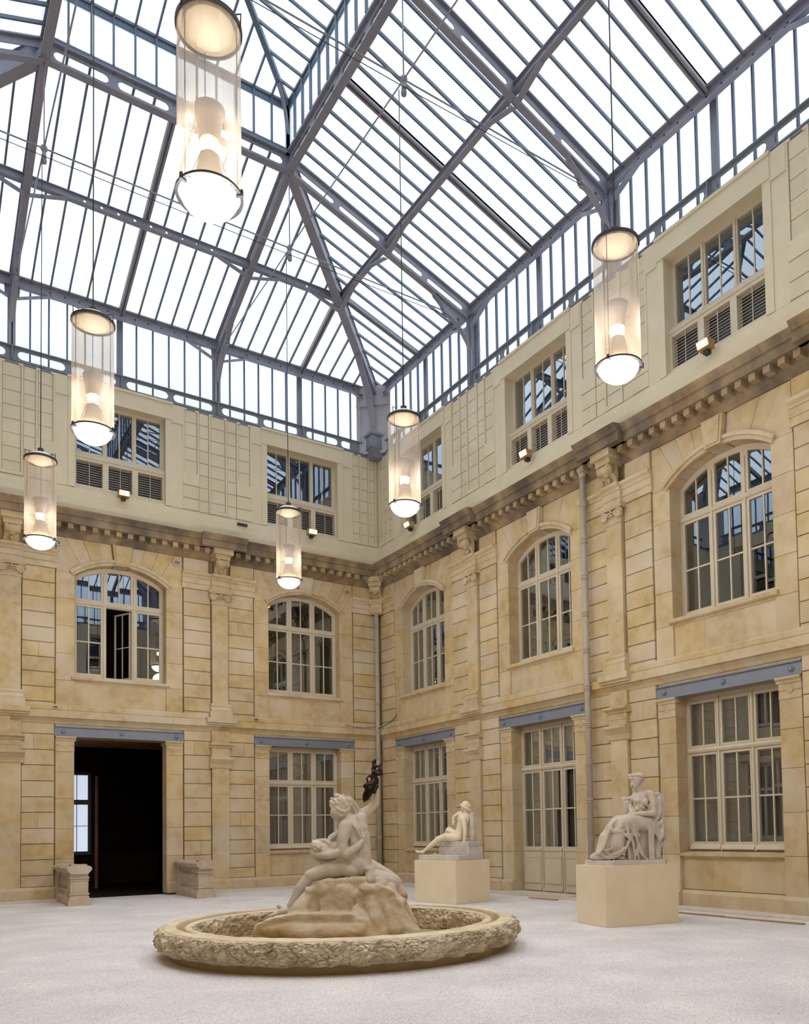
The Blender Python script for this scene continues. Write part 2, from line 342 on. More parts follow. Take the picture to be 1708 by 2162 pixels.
def back_bay(parent, uc, name='wall_panel', ground='window'):
    """plain wall behind the stones of one bay, with its openings"""
    b = MB()
    for s in (-1, 1):
        b.box(uc+s*(HW+.05), uc+s*2.5, 0, .45, 0, 8.9)
    b.box(uc-HW, uc+HW, 0, .45, 3.96, 5.36)
    if ground == 'window': b.box(uc-HW, uc+HW, .1, .45, 0, .98)
    top = [(uc+HW+.05, 8.9), (uc-HW-.05, 8.9)] + [(uc-HW+2*HW*i/16, arc_z(-HW+2*HW*i/16)+.07) for i in range(17)]
    b.uz(top, -.45, 0)
    return b
def pilaster(W, uc, detailed=True):
    add = lambda mb, nm='pilaster': mb.build(nm, 'stone_trim', W)
    if detailed:
        for z0, z1 in [(.35,1.1),(1.1,1.86),(1.86,2.6),(2.6,3.28)]:
            block('pilaster_stone', W, uc-.23, uc+.23, z0, z1, 0, .15, c=.004)
        for z0, z1 in [(5.02,5.7),(5.7,6.4),(6.4,7.05),(7.05,7.74)]:
            block('pilaster_stone', W, uc-.215, uc+.215, z0, z1, 0, .15, c=.004)
    # ground mouldings
    b = MB()
    b.pz([(0,3.28),(.16,3.28),(.18,3.31),(.16,3.33),(.18,3.40),(.26,3.50),(.28,3.52),(.28,3.58),(0,3.60)], uc-.30, uc+.30)
    b.box(uc-.245, uc+.245, 0, -.17, 3.58, 3.83)
    b.box(uc-.255, uc+.255, 0, -.18, 3.70, 3.715)
    b.pz([(0,3.83),(.19,3.83),(.20,3.86),(.27,3.91),(.27,3.95),(0,3.96)], uc-.30, uc+.30)
    b.box(uc-.24, uc+.24, 0, -.14, 3.95, 4.28)
    add(b, 'pilaster_capital')
    add(MB().pz([(0,4.44),(.24,4.44),(.25,4.47),(.30,4.50),(.30,4.62),(0,4.63)], uc-.40, uc+.40), 'string_ledge')
    b = MB(); b.box(uc-.30, uc+.30, 0, -.24, 4.62, 4.80)
    b.pz([(0,4.80),(.22,4.80),(.23,4.85),(.20,4.88),(.19,4.93),(.21,4.96),(.21,4.99),(.16,5.02),(0,5.02)], uc-.27, uc+.27); add(b, 'pilaster_base')
    b = MB(); b.box(uc-.28, uc+.28, 0, -.20, .05, .27); b.pz([(0,.27),(.20,.27),(.19,.31),(.16,.35),(0,.35)], uc-.27, uc+.27); add(b, 'pilaster_base')
    # ionic capital: necking, echinus, two scrolls, garland, abacus
    b = MB(); b.box(uc-.23, uc+.23, 0, -.17, 7.70, 7.74); b.box(uc-.22, uc+.22, 0, -.16, 7.74, 7.98)
    b.pz([(0,7.98),(.24,7.98),(.27,8.03),(.27,8.06),(0,8.06)], uc-.31, uc+.31)
    for s in (-1, 1):
        pts = []
        for i in range(26):
            t = i/25*3.6*PI; r = .105*(1-i/31)
            pts.append((uc+s*(.20+r*math.cos(t)), -.22, 7.875+r*math.sin(t)))
        b.tube(pts, .019, 6)
        b.ell((uc+s*.20, -.19, 7.875), (.095,.05,.095)); b.ell((uc+s*.20, -.235, 7.875), (.022,.02,.022), sub=1)
    pts = [(uc-.2+.4*i/10, -.21, 7.96-.035*math.sin(PI*i/10)) for i in range(11)]
    b.tube(pts, .02, 6)
    for i in range(7): b.ell((uc-.09+.03*i, -.215, 7.885-.02*math.cos((i-3)*.5)), (.02,.022,.024), sub=1)
    for i in range(4): b.ell((uc, -.22, 7.99-.035*i), (.035-.005*i,.03,.025), sub=1)
    for s in (-1, 1):
        b.tube([(uc+s*.05,-.2,7.95),(uc+s*.09,-.22,7.90),(uc+s*.12,-.21,7.93)], .014, 6)
    add(b, 'scroll_capital')
def console(W, uc, p0=.12, z0=8.49, mat='stone_trim', name='console', rz=0, loc=None):
    """scrolled bracket; side profile extruded, volute rolls and a leaf drop"""
    b = MB(); h = .38
    prof = [(0,z0),(.04,z0),(.05,z0+.06),(.07,z0+.12),(.13,z0+.17),(.20,z0+.19),(.26,z0+.21),(.30,z0+.27),(.30,z0+.34),(.26,z0+.38),(0,z0+.38)]
    b.pz([(p+p0, z) for p, z in prof], -.10, .10)
    for s in (-1, 1):
        b.pz([(p+p0+.015, z+.01) for p, z in prof], s*.10, s*.16)
        b.tube([(s*.165, -(p0+.22), z0+.28), (s*.175, -(p0+.22), z0+.28)], .09, 12)
        b.tube([(s*.165, -(p0+.06), z0+.07), (s*.172, -(p0+.06), z0+.07)], .05, 10)
    b.tube([(-.16, -(p0+.23), z0+.28), (.16, -(p0+.23), z0+.28)], .095, 14)
    b.ell((0, -(p0+.19), z0+.19), (.075,.06,.05)); b.ell((0, -(p0+.12), z0+.10), (.05,.03,.06))
    b.box(-.20, .20, 0, -(p0+.30), z0+.38, z0+.50); b.box(-.26, .26, 0, -(p0+.38), z0+.50, z0+.64)
    b.box(-.18, .18, 0, -(p0+.06), z0-.02, z0+.02)
    return b.build(name, mat, W, loc or (uc,0,0), (0,0,rz))
GJ = [.35+i*.375 for i in range(0, 11)]; GJ[-1] = 4.26; GJ[0] = .35      # ground joints
GJ = [.35,.62,.99,1.37,1.74,2.12,2.49,2.87,3.25,3.62,4.0,4.26]
UJ = [4.62,4.78,5.14,5.50,5.86,6.22,6.58,6.94,7.31,7.68,8.05]
def rust(W, u0, u1, first=True):
    for js in (GJ, UJ):
        for i in range(len(js)-1):
            z0, z1 = js[i], js[i+1]
            if random.random() < .16 and z1-z0 > .3:
                um = u0+(u1-u0)*random.uniform(.35,.65)
                block('rusticated_block', W, u0, um-.001, z0+.006, z1-.006, 0, .085, c=.008)
                block('rusticated_block', W, um+.001, u1, z0+.006, z1-.006, 0, .085, c=.008)
            else: block('rusticated_block', W, u0, u1, z0+.006, z1-.006, 0, .085, c=.010)
def entab(W, u0, u1, pil=None):
    b = MB(); prof = [(0,8.05),(.11,8.05),(.11,8.19),(.10,8.195),(.12,8.20),(.12,8.34),(.11,8.345),(.13,8.35),(.14,8.40),(.20,8.44),(.21,8.49),(0,8.50)]
    b.pz(prof, u0, u1)
    if pil is not None: b.pz(shifted(prof, .07), pil-.24, pil+.24)
    b.build('entablature', 'stone_trim', W)
    for a, c2 in ((u0+.04, (u0+u1)/2-.3), ((u0+u1)/2+.3, u1-.04)) if pil is not None else ((u0+.03, u1-.03),):
        block('frieze_panel', W, a, c2, 8.51, 8.86, 0, .10, c=.01)
def pier(W, uc, left=True, right=True):
    pilaster(W, uc)
    if left: rust(W, uc-.95, uc-.245)
    if right: rust(W, uc+.245, uc+.95)
    entab(W, uc-(1.0 if left else .3), uc+(1.0 if right else .3), uc)
    console(W, uc)
    for s, ok in ((-1, left), (1, right)):
        if ok:
            MB().pz([(0,.05),(.13,.05),(.13,.28),(.10,.35),(0,.35)], uc+s*.26, uc+s*.97).build('plinth', 'stone_trim', W)
def jambs(W, uc, ground=True):
    for s in (-1, 1):
        a, c2 = uc+s*HW, uc+s*1.52
        for z0, z1 in [(.33,1.0),(1.0,1.72),(1.72,2.45),(2.45,3.10),(3.10,3.60)]:
            block('jamb_stone', W, min(a,c2), max(a,c2), z0+.002, z1-.002, -.33, .06, c=.006)
        for z0, z1 in [(4.62,5.34),(5.34,6.0),(6.0,6.68),(6.68,7.36),(7.36,8.0)]:
            block('jamb_stone', W, min(a,c2), max(a,c2), z0+.002, z1-.002, -.33, .06, c=.006)
        b = MB(); lo, hi = min(a,c2)-(.0 if s > 0 else .0), max(a,c2)
        b.box(lo, hi, .33, -.07, 3.60, 3.64); b.box(lo, hi, .33, -.065, 3.64, 3.88)
        o2 = .035
        b.pz([(-.33,3.86),(.08,3.86),(.09,3.90),(.13,3.93),(.13,3.96),(-.33,3.96)], lo-(o2 if s > 0 else 0), hi+(o2 if s < 0 else 0))
        um = (lo+hi)/2
        arc = [(um+.055*math.cos(PI+PI*i/8), -.072, 3.745+.055*math.sin(PI+PI*i/8)) for i in range(9)]
        b.tube([(lo,-.07,3.745)]+arc+[(hi,-.07,3.745)], .008, 5)
        b.build('jamb_capital', 'stone_trim', W)
        bb = MB().box(lo, hi, .33, -.12, .05, .28); bb.pz([(-.33,.28),(.12,.28),(.08,.34),(-.33,.34)], lo, hi); bb.build('jamb_base', 'stone_trim', W)
def arch(W, uc):
    ang = [6.2, 13.5, 21.5, 29.5]
    sof = lambda t: (math.sin(R(t))*ARC_R, ARC_C+math.cos(R(t))*ARC_R)
    top = lambda t: ((ZC-ARC_C)*math.tan(R(t)), ZC)
    for s in (-1, 1):
        for i in range(4):
            a = ang[i]
            if i < 3:
                b2 = ang[i+1]; pts = [sof(a), sof((a+b2)/2), sof(b2), top(b2), top(a)]
            else:
                pts = [sof(a), sof(33), (HW, arc_z(HW)), (HW, 8.0), (1.52, 8.0), (1.52, ZC), top(a)]
            gx = sum(q[0] for q in pts)/len(pts); gz = sum(q[1] for q in pts)/len(pts)
            pts = [(gx+(x-gx)*.978, gz+(z-gz)*(.985 if z > gz else 1)) for x, z in pts]
            pts = [(uc+s*x, z) for x, z in pts]
            mb = MB().uz(pts, -.33, .055+.004*(i % 2)); mb.build('voussoir', 'stone', W)
    k = [(-.17, 8.33), (.17, 8.33), (.235, ZC-.02), (-.235, ZC-.02)]
    b = MB().uz([(uc+x, z) for x, z in k], -.3, .17)
    b.uz([(uc+x*.78, 8.33+(z-8.33)*.86+.045) for x, z in k], .17, .195); b.build('keystone', 'stone_trim', W)
    # moulded archivolt, two runs either side of the keystone
    for s in (-1, 1):
        b = MB()
        for r0, r1, pp in ((ARC_R-.02, ARC_R+.055, .10), (ARC_R+.05, ARC_R+.12, .14)):
            n = 10; t0, t1 = 5.0, 39.0
            inner = [(uc+s*math.sin(R(t0+(t1-t0)*i/n))*r0, ARC_C+math.cos(R(t0+(t1-t0)*i/n))*r0) for i in range(n+1)]
            outer = [(uc+s*math.sin(R(t0+(t1-t0)*i/n))*r1, ARC_C+math.cos(R(t0+(t1-t0)*i/n))*r1) for i in range(n+1)]
            b.uz(inner+outer[::-1], .03, pp)
        b.build('archivolt', 'stone_trim', W)
def beam(W, uc):
    b = MB(); b.box(uc-1.54, uc+1.54, .1, -.065, 3.965, 4.20)
    b.box(uc-1.54, uc+1.54, .1, -.10, 3.96, 3.985); b.box(uc-1.54, uc+1.54, .1, -.10, 4.185, 4.21)
    b.box(uc-HW, uc+HW, .33, 0, 3.962, 3.98)
    o = b.build('lintel_beam', 'steel_blue', W)
    for d in (-1.35, 0, 1.35):
        q = MB()
        q.tube([(uc+d,-.065,4.085),(uc+d,-.08,4.085)], .055, 12); q.tube([(uc+d,-.08,4.085),(uc+d,-.10,4.085)], .03, 6, smooth=False)
        q.build('bolt', 'steel_blue', o)
    MB().box(uc-1.52, uc+1.52, .0, -.04, 4.21, 4.28).build('lintel_course', 'stone_trim', W)
def bay(W, uc, ground='window'):
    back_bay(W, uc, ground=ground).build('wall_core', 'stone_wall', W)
    jambs(W, uc); arch(W, uc); beam(W, uc)
    # upper apron and sill
    for a, c2 in ((-1.1,-.4),(-.4,.45),(.45,1.1)):
        block('apron_stone', W, uc+a, uc+c2, 4.74, 5.31, -.02, .02, c=.003)
    MB().pz([(-.33,5.31),(.03,5.31),(.05,5.34),(.10,5.36),(.12,5.38),(.12,5.44),(-.33,5.47)], uc-1.17, uc+1.17).build('sill', 'stone_trim', W)
    MB().pz([(-.1,4.58),(.09,4.58),(.09,4.70),(.04,4.74),(-.1,4.74)], uc-HW, uc+HW).build('apron_plinth', 'stone_trim', W)
    if ground == 'window':
        for a, c2 in ((-1.1,-.42),(-.42,.4),(.4,1.1)):
            block('apron_stone', W, uc+a, uc+c2, .36, .93, -.12, -.03, c=.004)
        MB().pz([(-.33,.93),(-.02,.93),(0,.96),(.05,.98),(.05,1.03),(-.33,1.07)], uc-1.14, uc+1.14).build('sill', 'stone_trim', W)
        MB().pz([(-.33,.05),(.03,.05),(.03,.28),(-.01,.35),(-.33,.35)], uc-HW, uc+HW).build('plinth', 'stone_trim', W)
def runs(W, u0, u1, pils, detailed_to):
    """string course, cornice with dentils, plinth kerb along the whole wall"""
    lo, hi = min(u0,u1), max(u0,u1)
    L = 1.25; n = int(round((hi-lo)/L))
    for i in range(n):
        a = lo+(hi-lo)*i/n; b2 = lo+(hi-lo)*(i+1)/n
        MB().pz(STRING, a+.002, b2-.002).build('string_course_stone', 'stone', W)
        MB().pz([(-.1,4.6),(.10,4.60),(.10,4.70),(.08,4.73),(-.1,4.73)], a+.002, b2-.002).build('string_plinth_stone', 'stone', W)
        MB().pz(CORNICE, a+.002, b2-.002).build('cornice_stone', 'stone_cornice', W)
    for pc in pils:
        MB().pz(shifted(CORNICE[5:-1]+[(-.3,9.5),(-.3,9.0)], .16), pc-.60, pc+.60).build('cornice_break', 'stone_cornice', W)
    k = 0; u = lo+.14
    while u < hi:
        if all(abs(u-pc) > .36 for pc in pils):
            b = link('dentil', block_mesh(.13, .12, .20, .004, 'stone_dentil'), W, (u, -.18, 9.068))
        u += .2785
CORN = MB()
def walls_detailed(W, A, sign, bays, piers, end, grounds):
    for uc, g in zip(bays, grounds): bay(W, uc*sign, g)
    for pc in piers: pier(W, pc*sign)
# -- left: u = -s, right: u = +s
walls_detailed(WL, AL, -1, (2.5, 7.5), (5,), 15, ('window', 'open'))
pier(WL, -10, left=True, right=True)
walls_detailed(WR, AR, 1, (2.5, 7.5, 12.5), (5, 10, 15), 25, ('window', 'open', 'window'))
for W, s in ((WL,-1),(WR,1)):
    rust(W, *(sorted((s*.17, s*.95))))
    entab(W, *sorted((s*.0, s*1.0)))
    MB().pz([(0,.05),(.13,.05),(.13,.28),(.10,.35),(0,.35)], *sorted((s*.0, s*.97))).build('plinth', 'stone_trim', W)
    for k in (1,):
        MB().pz([(-.1,0),(.34,0),(.34,.04),(.30,.055),(-.1,.055)], *sorted((0, s*(6.0)))).build('kerb_stone', 'kerb', W)
        if s > 0: MB().pz([(-.1,0),(.34,0),(.34,.04),(.30,.055),(-.1,.055)], 6.0, 25).build('kerb_stone', 'kerb', W)
        else: MB().pz([(-.1,0),(.34,0),(.34,.04),(.30,.055),(-.1,.055)], -15, -9.0).build('kerb_stone', 'kerb', W)
runs(WL, 0, -10, (-5,-10), 10)
runs(WR, 0, 15, (5,10,15), 15)
# corner: 45 degree cornice, console, necking block
cb = MB(); cb.pz([(p*.8+.10, z) for p, z in CORNICE if p > 0]+[(-.2,9.5),(-.2,8.87)], -.36, .36)
cb.build('cornice_corner', 'stone_cornice', WL, (-.12,-.12,0), (0,0,-PI/4))
console(WL, 0, p0=.12, loc=(-.10,-.10,0), rz=-PI/4, name='corner_console')
b = MB(); b.pz([(0,8.36),(.28,8.36),(.30,8.40),(.33,8.44),(.33,8.48),(0,8.49)], -.21, .21); b.box(-.17,.17,0,-.27,8.18,8.36); b.pz([(0,8.05),(.24,8.05),(.30,8.10),(.30,8.18),(0,8.19)], -.19, .19)
b.build('corner_capital', 'stone_trim', WL, (-.10,-.10,0), (0,0,-PI/4))

# ---- far stretches of wall outside the detailed bays and the two walls behind the camera
def simple_bay_mesh():
    b = back_bay(None, 0)
    b.uz([(-1.54,3.96),(1.54,3.96),(1.54,4.21),(-1.54,4.21)], 0, .08)
    b.pz(CORNICE, -2.5, 2.5); b.pz(STRING, -2.5, 2.5)
    for s in (-1,1):
        b.box(s*1.1, s*1.52, .3, -.06, .05, 8.0)
        for js in (GJ, UJ):
            for i in range(len(js)-1): b.box(s*1.55, s*2.25, 0, -.08, js[i]+.01, js[i+1]-.01)
        b.box(s*2.27, s*2.5, 0, -.15, .05, 8.05)
        b.box(s*1.5, s*2.5, 0, -.17, 8.05, 8.49)
    k = -2.4
    while k < 2.4:
        b.box(k, k+.13, -.18, -.38, 9.0, 9.125); k += .2785
    return b.mesh('wall_bay', 'stone')
SB = simple_bay_mesh()


def far_bays(name, loc, rz, centres, label):
    o = empty(name, loc, rz); tag(o, label, 'wall', kind='structure')
    for c in centres: link('wall_bay', SB, o, (c,0,0))
    return o
for c in (-12.5,): link('wall_bay', SB, WL, (c,0,0))
for c in (17.5, 22.5): link('wall_bay', SB, WR, (c,0,0))
WW = far_bays('wall_west', (-15,-25,0), PI/2, (2.5,7.5,12.5,17.5,22.5), 'tan limestone facade beyond the left edge of the view, seen only in reflections')
WS = far_bays('wall_south', (0,-25,0), PI, (2.5,7.5,12.5), 'tan limestone facade behind the viewer, seen only in reflections')

# ------------------------------------------------------------------ attic storey
AJ = [10.19,10.50,10.85,11.19,11.53,11.87,12.22,12.57,12.90]
def attic_core(b, uc):
    for s in (-1, 1): b.box(uc+s*(HW+.04), uc+s*2.5, 0, .4, 9.45, 12.97)
    b.box(uc-HW-.04, uc+HW+.04, 0, .4, 9.45, 10.22); b.box(uc-HW-.04, uc+HW+.04, 0, .4, 12.53, 12.97)
    return b
ATTIC_BASE = [(-.2,9.45),(.16,9.45),(.16,9.82),(.13,9.85),(.10,9.86),(.10,9.99),(.06,10.02),(.05,10.16),(.0,10.18),(-.2,10.18)]
def attic_bay(A, uc):
    attic_core(MB(), uc).build('attic_core', 'attic', A)
    b = MB()
    for s in (-1, 1):
        b.box(uc+s*HW, uc+s*1.26, .36, -.05, 10.18, 12.50)
        b.box(uc+s*1.26, uc+s*1.55, 0, -.03, 10.18, 12.44)
    b.build('window_surround', 'attic_trim', A)
    b = MB().box(uc-1.26, uc+1.26, .36, -.07, 12.50, 12.93)
    b.box(uc-1.28, uc+1.28, .1, -.10, 12.90, 12.96)
    for s in (-1, 1): b.box(uc+s*1.262, uc+s*1.56, 0, -.055, 12.44, 12.93)
    b.build('window_head', 'attic_trim', A)
    MB().pz(ATTIC_BASE, uc-2.5, uc+2.5).build('attic_base_moulding', 'attic', A)
def attic_panels(A, pc, cols):
    for a, c2, kind in cols:
        a, c2 = pc+a, pc+c2
        if a > c2: a, c2 = c2, a
        if kind == 'frame':      # raised border with coffered blocks
            zb = 10.19
            b = MB(); b.box(a, a+.045, 0, -.045, zb, 12.93); b.box(c2-.045, c2, 0, -.045, zb, 12.93)
            b.box(a, a+.10, 0, -.05, 12.88, 12.93); b.box(c2-.10, c2, 0, -.05, 12.88, 12.93)
            b.box(a, c2, 0, -.045, zb, zb+.09); b.build('panel_border', 'attic_trim', A)
            x0, x1 = a+.055, c2-.055
            for i in range(8): block('cladding_panel', A, x0, x1, AJ[i]+(.10 if i == 0 else .008), AJ[i+1]-.008, 0, .022, 'attic', c=.004)
        elif kind == 'frame_high':
            b = MB(); b.box(a, a+.045, 0, -.045, 11.12, 12.93); b.box(c2-.045, c2, 0, -.045, 11.12, 12.93)
            b.box(a, a+.10, 0, -.05, 12.88, 12.93); b.box(c2-.10, c2, 0, -.05, 12.88, 12.93)
            b.box(a, c2, 0, -.045, 10.86, 11.19); b.build('panel_border', 'attic_trim', A)
            for i in range(8):
                if i in (2,): continue
                if i < 2: block('cladding_panel', A, a, c2, AJ[i]+.008, AJ[i+1]-.008, 0, .042, 'attic', c=.004)
                else: block('cladding_panel', A, a+.055, c2-.055, AJ[i]+.008, AJ[i+1]-.008, 0, .022, 'attic', c=.004)
        else:
            for i in range(8): block('cladding_panel', A, a+.01, c2-.01, AJ[i]+.008, AJ[i+1]-.008, 0, .026, 'attic', c=.004)
COLS = [(-.95,-.52,'frame_high'), (-.52,-.25,'plain'), (-.25,.25,'frame'), (.25,.52,'plain'), (.52,.95,'frame_high')]
for uc in (-2.5,-7.5,-12.5): attic_bay(AL, uc)
for uc in (2.5,7.5,12.5,17.5,22.5): attic_bay(AR, uc)
for pc in (-5,-10): attic_panels(AL, pc, COLS)
for pc in (5,10,15): attic_panels(AR, pc, COLS)
attic_panels(AL, 0, [(-.95,-.62,'frame'), (-.62,-.38,'plain'), (-.38,-.1,'frame')])
attic_panels(AR, 0, [(.95,.62,'frame'), (.62,.38,'plain'), (.38,.1,'frame')])
bb = MB(); attic_core(bb, 0); bb.pz(ATTIC_BASE, -2.5, 2.5)
for s in (-1,1): bb.box(s*HW, s*1.5, .2, -.06, 10.2, 12.9)
bb.box(-1.5,1.5,.2,-.07,12.5,12.95)
ABM = bb.mesh('attic_bay', 'attic')
for W, cs in ((WW, (2.5,7.5,12.5,17.5,22.5)), (WS, (2.5,7.5,12.5))):
    for c in cs: link('attic_bay', ABM, W, (c,0,0))

# ------------------------------------------------------------------ rooms behind the facades (closed, dark)
def room(name, x0, x1, y0, y1, z0, z1, mat, label, wallt=.1):
    b = MB(); t = wallt
    b.box(x0-t,x1+t,y0-t,y0,z0-t,z1+t) if False else None
    b.box(x0-t,x0,y0,y1,z0-t,z1+t); b.box(x1,x1+t,y0,y1,z0-t,z1+t)
    b.box(x0-t,x1+t,y1,y1+t,z0-t,z1+t); b.box(x0,x1,y0,y1,z0-t,z0); b.box(x0,x1,y0,y1,z1,z1+t)
    return b
for name, loc, rz, lo, hi, lab in (('wall_left_rooms', (0,0,0), 0, -15.2, -.46, 'dark unlit rooms behind the left facade windows'),
                              ('wall_right_rooms', (0,0,0), -PI/2, .46, 25.3, 'dark unlit rooms behind the right facade windows'),
                              ('wall_west_rooms', (-15,-25,0), PI/2, -.3, 25, 'dark unlit rooms behind the west facade'),
                              ('wall_south_rooms', (0,-25,0), PI, -.3, 15, 'dark unlit rooms behind the south facade')):
    o = empty(name, loc, rz); tag(o, lab, 'room', kind='structure')
    spans = [(lo, hi)]
    if name == 'wall_left_rooms':
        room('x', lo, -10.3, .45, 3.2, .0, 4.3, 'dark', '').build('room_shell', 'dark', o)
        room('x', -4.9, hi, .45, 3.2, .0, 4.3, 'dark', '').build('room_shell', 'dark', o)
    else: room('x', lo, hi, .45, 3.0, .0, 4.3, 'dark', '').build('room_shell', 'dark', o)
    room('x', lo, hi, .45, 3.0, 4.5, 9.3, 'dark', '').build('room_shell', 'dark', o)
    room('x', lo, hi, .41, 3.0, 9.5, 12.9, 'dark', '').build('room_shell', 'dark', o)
# the brown room seen through the open doorway
RM = empty('wall_left_dark_hall', (0,0,0)); tag(RM, 'dark brown hall seen through the open doorway with a bright frosted window', 'room', kind='structure')
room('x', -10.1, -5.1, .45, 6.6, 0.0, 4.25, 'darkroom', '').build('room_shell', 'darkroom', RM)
MB().box(-10.1, -5.1, .3, 6.6, -.02, .012).build('room_floor', 'darkroom', RM)
for i in range(6): MB().pz([(0,0),(.16,0),(.16,.14),(.12,.18),(0,.18)], 0, 5).build('ceiling_beam', 'beam_wood', RM, (-10.1, 1.2+i*.42, 4.06))
b = MB(); b.box(-10.1,-8.12,4.2,4.5,0,4.2); b.box(-7.52,-7.30,4.2,4.5,0,4.2); b.box(-8.12,-7.52,4.2,4.5,0,1.1); b.box(-8.12,-7.52,4.2,4.5,3.33,4.2); b.build('partition', 'darkroom', RM)
X0, X1, XM = -8.12, -7.52, -7.82
wf = MB()
wf.box(X0-.05,X0+.03,4.1,4.22,1.0,3.4); wf.box(X1-.0,X1+.08,4.1,4.22,1.0,3.4); wf.box(X0,X1,4.1,4.22,1.0,1.10); wf.box(X0,X1,4.1,4.22,3.32,3.42); wf.box(X0,X1,4.1,4.22,2.46,2.60)
wf.box(XM-.008,XM+.008,4.12,4.19,1.1,3.35); wf.box(X0,X1,4.12,4.19,1.83,1.845)
wf.build('window_frame', 'black', RM)
for a, c2 in ((X0+.03,XM-.008),(XM+.008,X1)):
    for z0, z1 in ((1.10,1.83),(1.845,2.46),(2.60,3.32)):
        MB().box(a, c2, 4.15, 4.165, z0, z1).build('pane', 'bright_pane', RM)
MB().box(-7.34,-7.26,4.06,4.18,0,3.3).build('door_post', 'beam_wood', RM)
MB().box(-7.2,-5.2,5.4,5.45,.05,1.0).build('wainscot', 'darkroom', RM)

# ------------------------------------------------------------------ windows
WIN = [0]
def place(wall, u):
    if wall == 'L': return (u, 0, 0), 0
    if wall == 'R': return (0, -u, 0), -PI/2
    if wall == 'W': return (-15, -25+u, 0), PI/2
    return (-u, -25, 0), PI
def pane(parent, u0, u1, z0, z1, p, mat='glass', top=None, tilt=True):
    t = random.uniform(-.004, .004) if tilt else 0
    if top is None: pts = [(u0,z0),(u1,z0),(u1,z1),(u0,z1)]
    else: pts = [(u0,z0),(u1,z0)]+[(u1+(u0-u1)*i/5, top(u1+(u0-u1)*i/5)) for i in range(6)]
    k = ('pane', round(u0,3), round(u1,3), round(z0,3), round(z1,3), p, mat)
    if k not in CACHE:
        cu, cz = (u0+u1)/2, (z0+z1)/2
        CACHE[k] = MB().uz([(a-cu, bq-cz) for a, bq in pts], p-.003, p+.003).mesh('pane', mat)
    return link('pane', CACHE[k], parent, ((u0+u1)/2, 0, (z0+z1)/2), (t, 0, t))
COLSW = [(-1.03,-.41), (-.31,.31), (.41,1.03)]
P0, P1, P2 = -.33, -.24, -.21      # frame back, frame face, sash face
def mold_bar(b, u0, u1, z0, z1, p1=P1): b.box(u0, u1, .33, -p1, z0, z1)
def curtain(parent, u0, u1, z0, z1, mat, p=-.375):
    b = MB(); n = 40; vs = []
    for i in range(n+1):
        u = u0+(u1-u0)*i/n; d = .018*math.sin(i*1.9)+.01*math.sin(i*.7)
        vs += [(u, -p+d, z0), (u, -p+d, z1)]
    b.add(vs, [(2*i, 2*i+2, 2*i+3, 2*i+1) for i in range(n)], True)
    return b.build('curtain', mat, parent)
def ground_window(wall, u, label, cur='curtain', detailed=True, door=False, group=None):
    WIN[0] += 1; loc, rz = place(wall, u)
    o = empty(('door_%d' if door else 'window_%d') % WIN[0], loc, rz); tag(o, label, 'door' if door else 'window', group, 'structure')
    zb = 0.08 if door else 1.07; zl = 1.08 if door else 1.20
    b = MB()
    for s in (-1, 1):
        b.box(s*1.03, s*1.10, .33, -P1, zb, 3.96)
        b.box(s*.31, s*.41, .33, -P1, zb, 3.96); b.box(s*.345, s*.38, .33, -P2, zb, 3.9)
    b.box(-1.1, 1.1, .33, -P1, 3.86, 3.96); b.box(-1.1, 1.1, .33, -P1, 2.88, 3.0); b.box(-1.1, 1.1, .33, -P1+.06, 2.92, 2.96)
    b.pz([(P0,2.90),(P2,2.90),(P2+.02,2.94),(P2,2.98),(P0,2.98)], -1.06, 1.06)
    b.box(-1.1, 1.1, .33, -P1, zb, zb+.06)
    fr = b.build('window_frame', 'frame', o)
    sb = MB()
    for a, c2 in COLSW:
        rows = ((3.0,3.86),(zl,2.88))
        for z0, z1 in rows:
            for s0, s1 in ((a,a+.026),(c2-.026,c2)): sb.box(s0, s1, .30, .235, z0, z1)
            sb.box(a, c2, .30, .235, z0, z0+.035); sb.box(a, c2, .30, .235, z1-.035, z1)
        m = (a+c2)/2; sb.box(m-.014, m+.014, .285, .250, 3.0, 3.86); sb.box(m-.014, m+.014, .285, .250, zl, 2.88)
        zm = (zl+2.88)/2+(.0); sb.box(a, c2, .285, .252, zm-.014, zm+.014)
        if not door: sb.pz([(P1,1.10),(P2+.03,1.10),(P2+.02,1.13),(P2,1.17),(P1,1.20)], a-.03, c2+.03)
        else:
            sb.box(a, c2, .31, -P2, .12, zl)
    sb.build('sash', 'frame', o)
    if door:
        for a, c2 in COLSW:
            d = MB(); d.box(a+.05, c2-.05, .3, -P2-.012, .30, .86)
            for x0, x1, z0, z1 in ((a+.02,a+.05,.27,.89),(c2-.05,c2-.02,.27,.89),(a+.02,c2-.02,.27,.30),(a+.02,c2-.02,.86,.89)): d.box(x0, x1, .3, -P2-.02, z0, z1)
            d.box(a, c2, .3, -P2-.015, .10, .17); d.box(a, c2, .3, -P2-.02, 1.02, 1.06)
            d.build('door_panel', 'frame', o)
        MB().box(-1.1, 1.1, .45, -.34, 0, .075).build('threshold', 'kerb', o)
    for a, c2 in COLSW:
        m = (a+c2)/2; zm = (zl+2.88)/2
        for x0, x1 in ((a+.026,m-.014),(m+.014,c2-.026)):
            for z0, z1 in ((3.035,3.825),(zl+.035,zm-.014),(zm+.014,2.845)): pane(o, x0, x1, z0, z1, -.27)
    if cur: curtain(o, -1.08, 1.08, zb, 3.95, cur)
    return o
TOPF = lambda u: arc_z(u, ARC_R)-.09
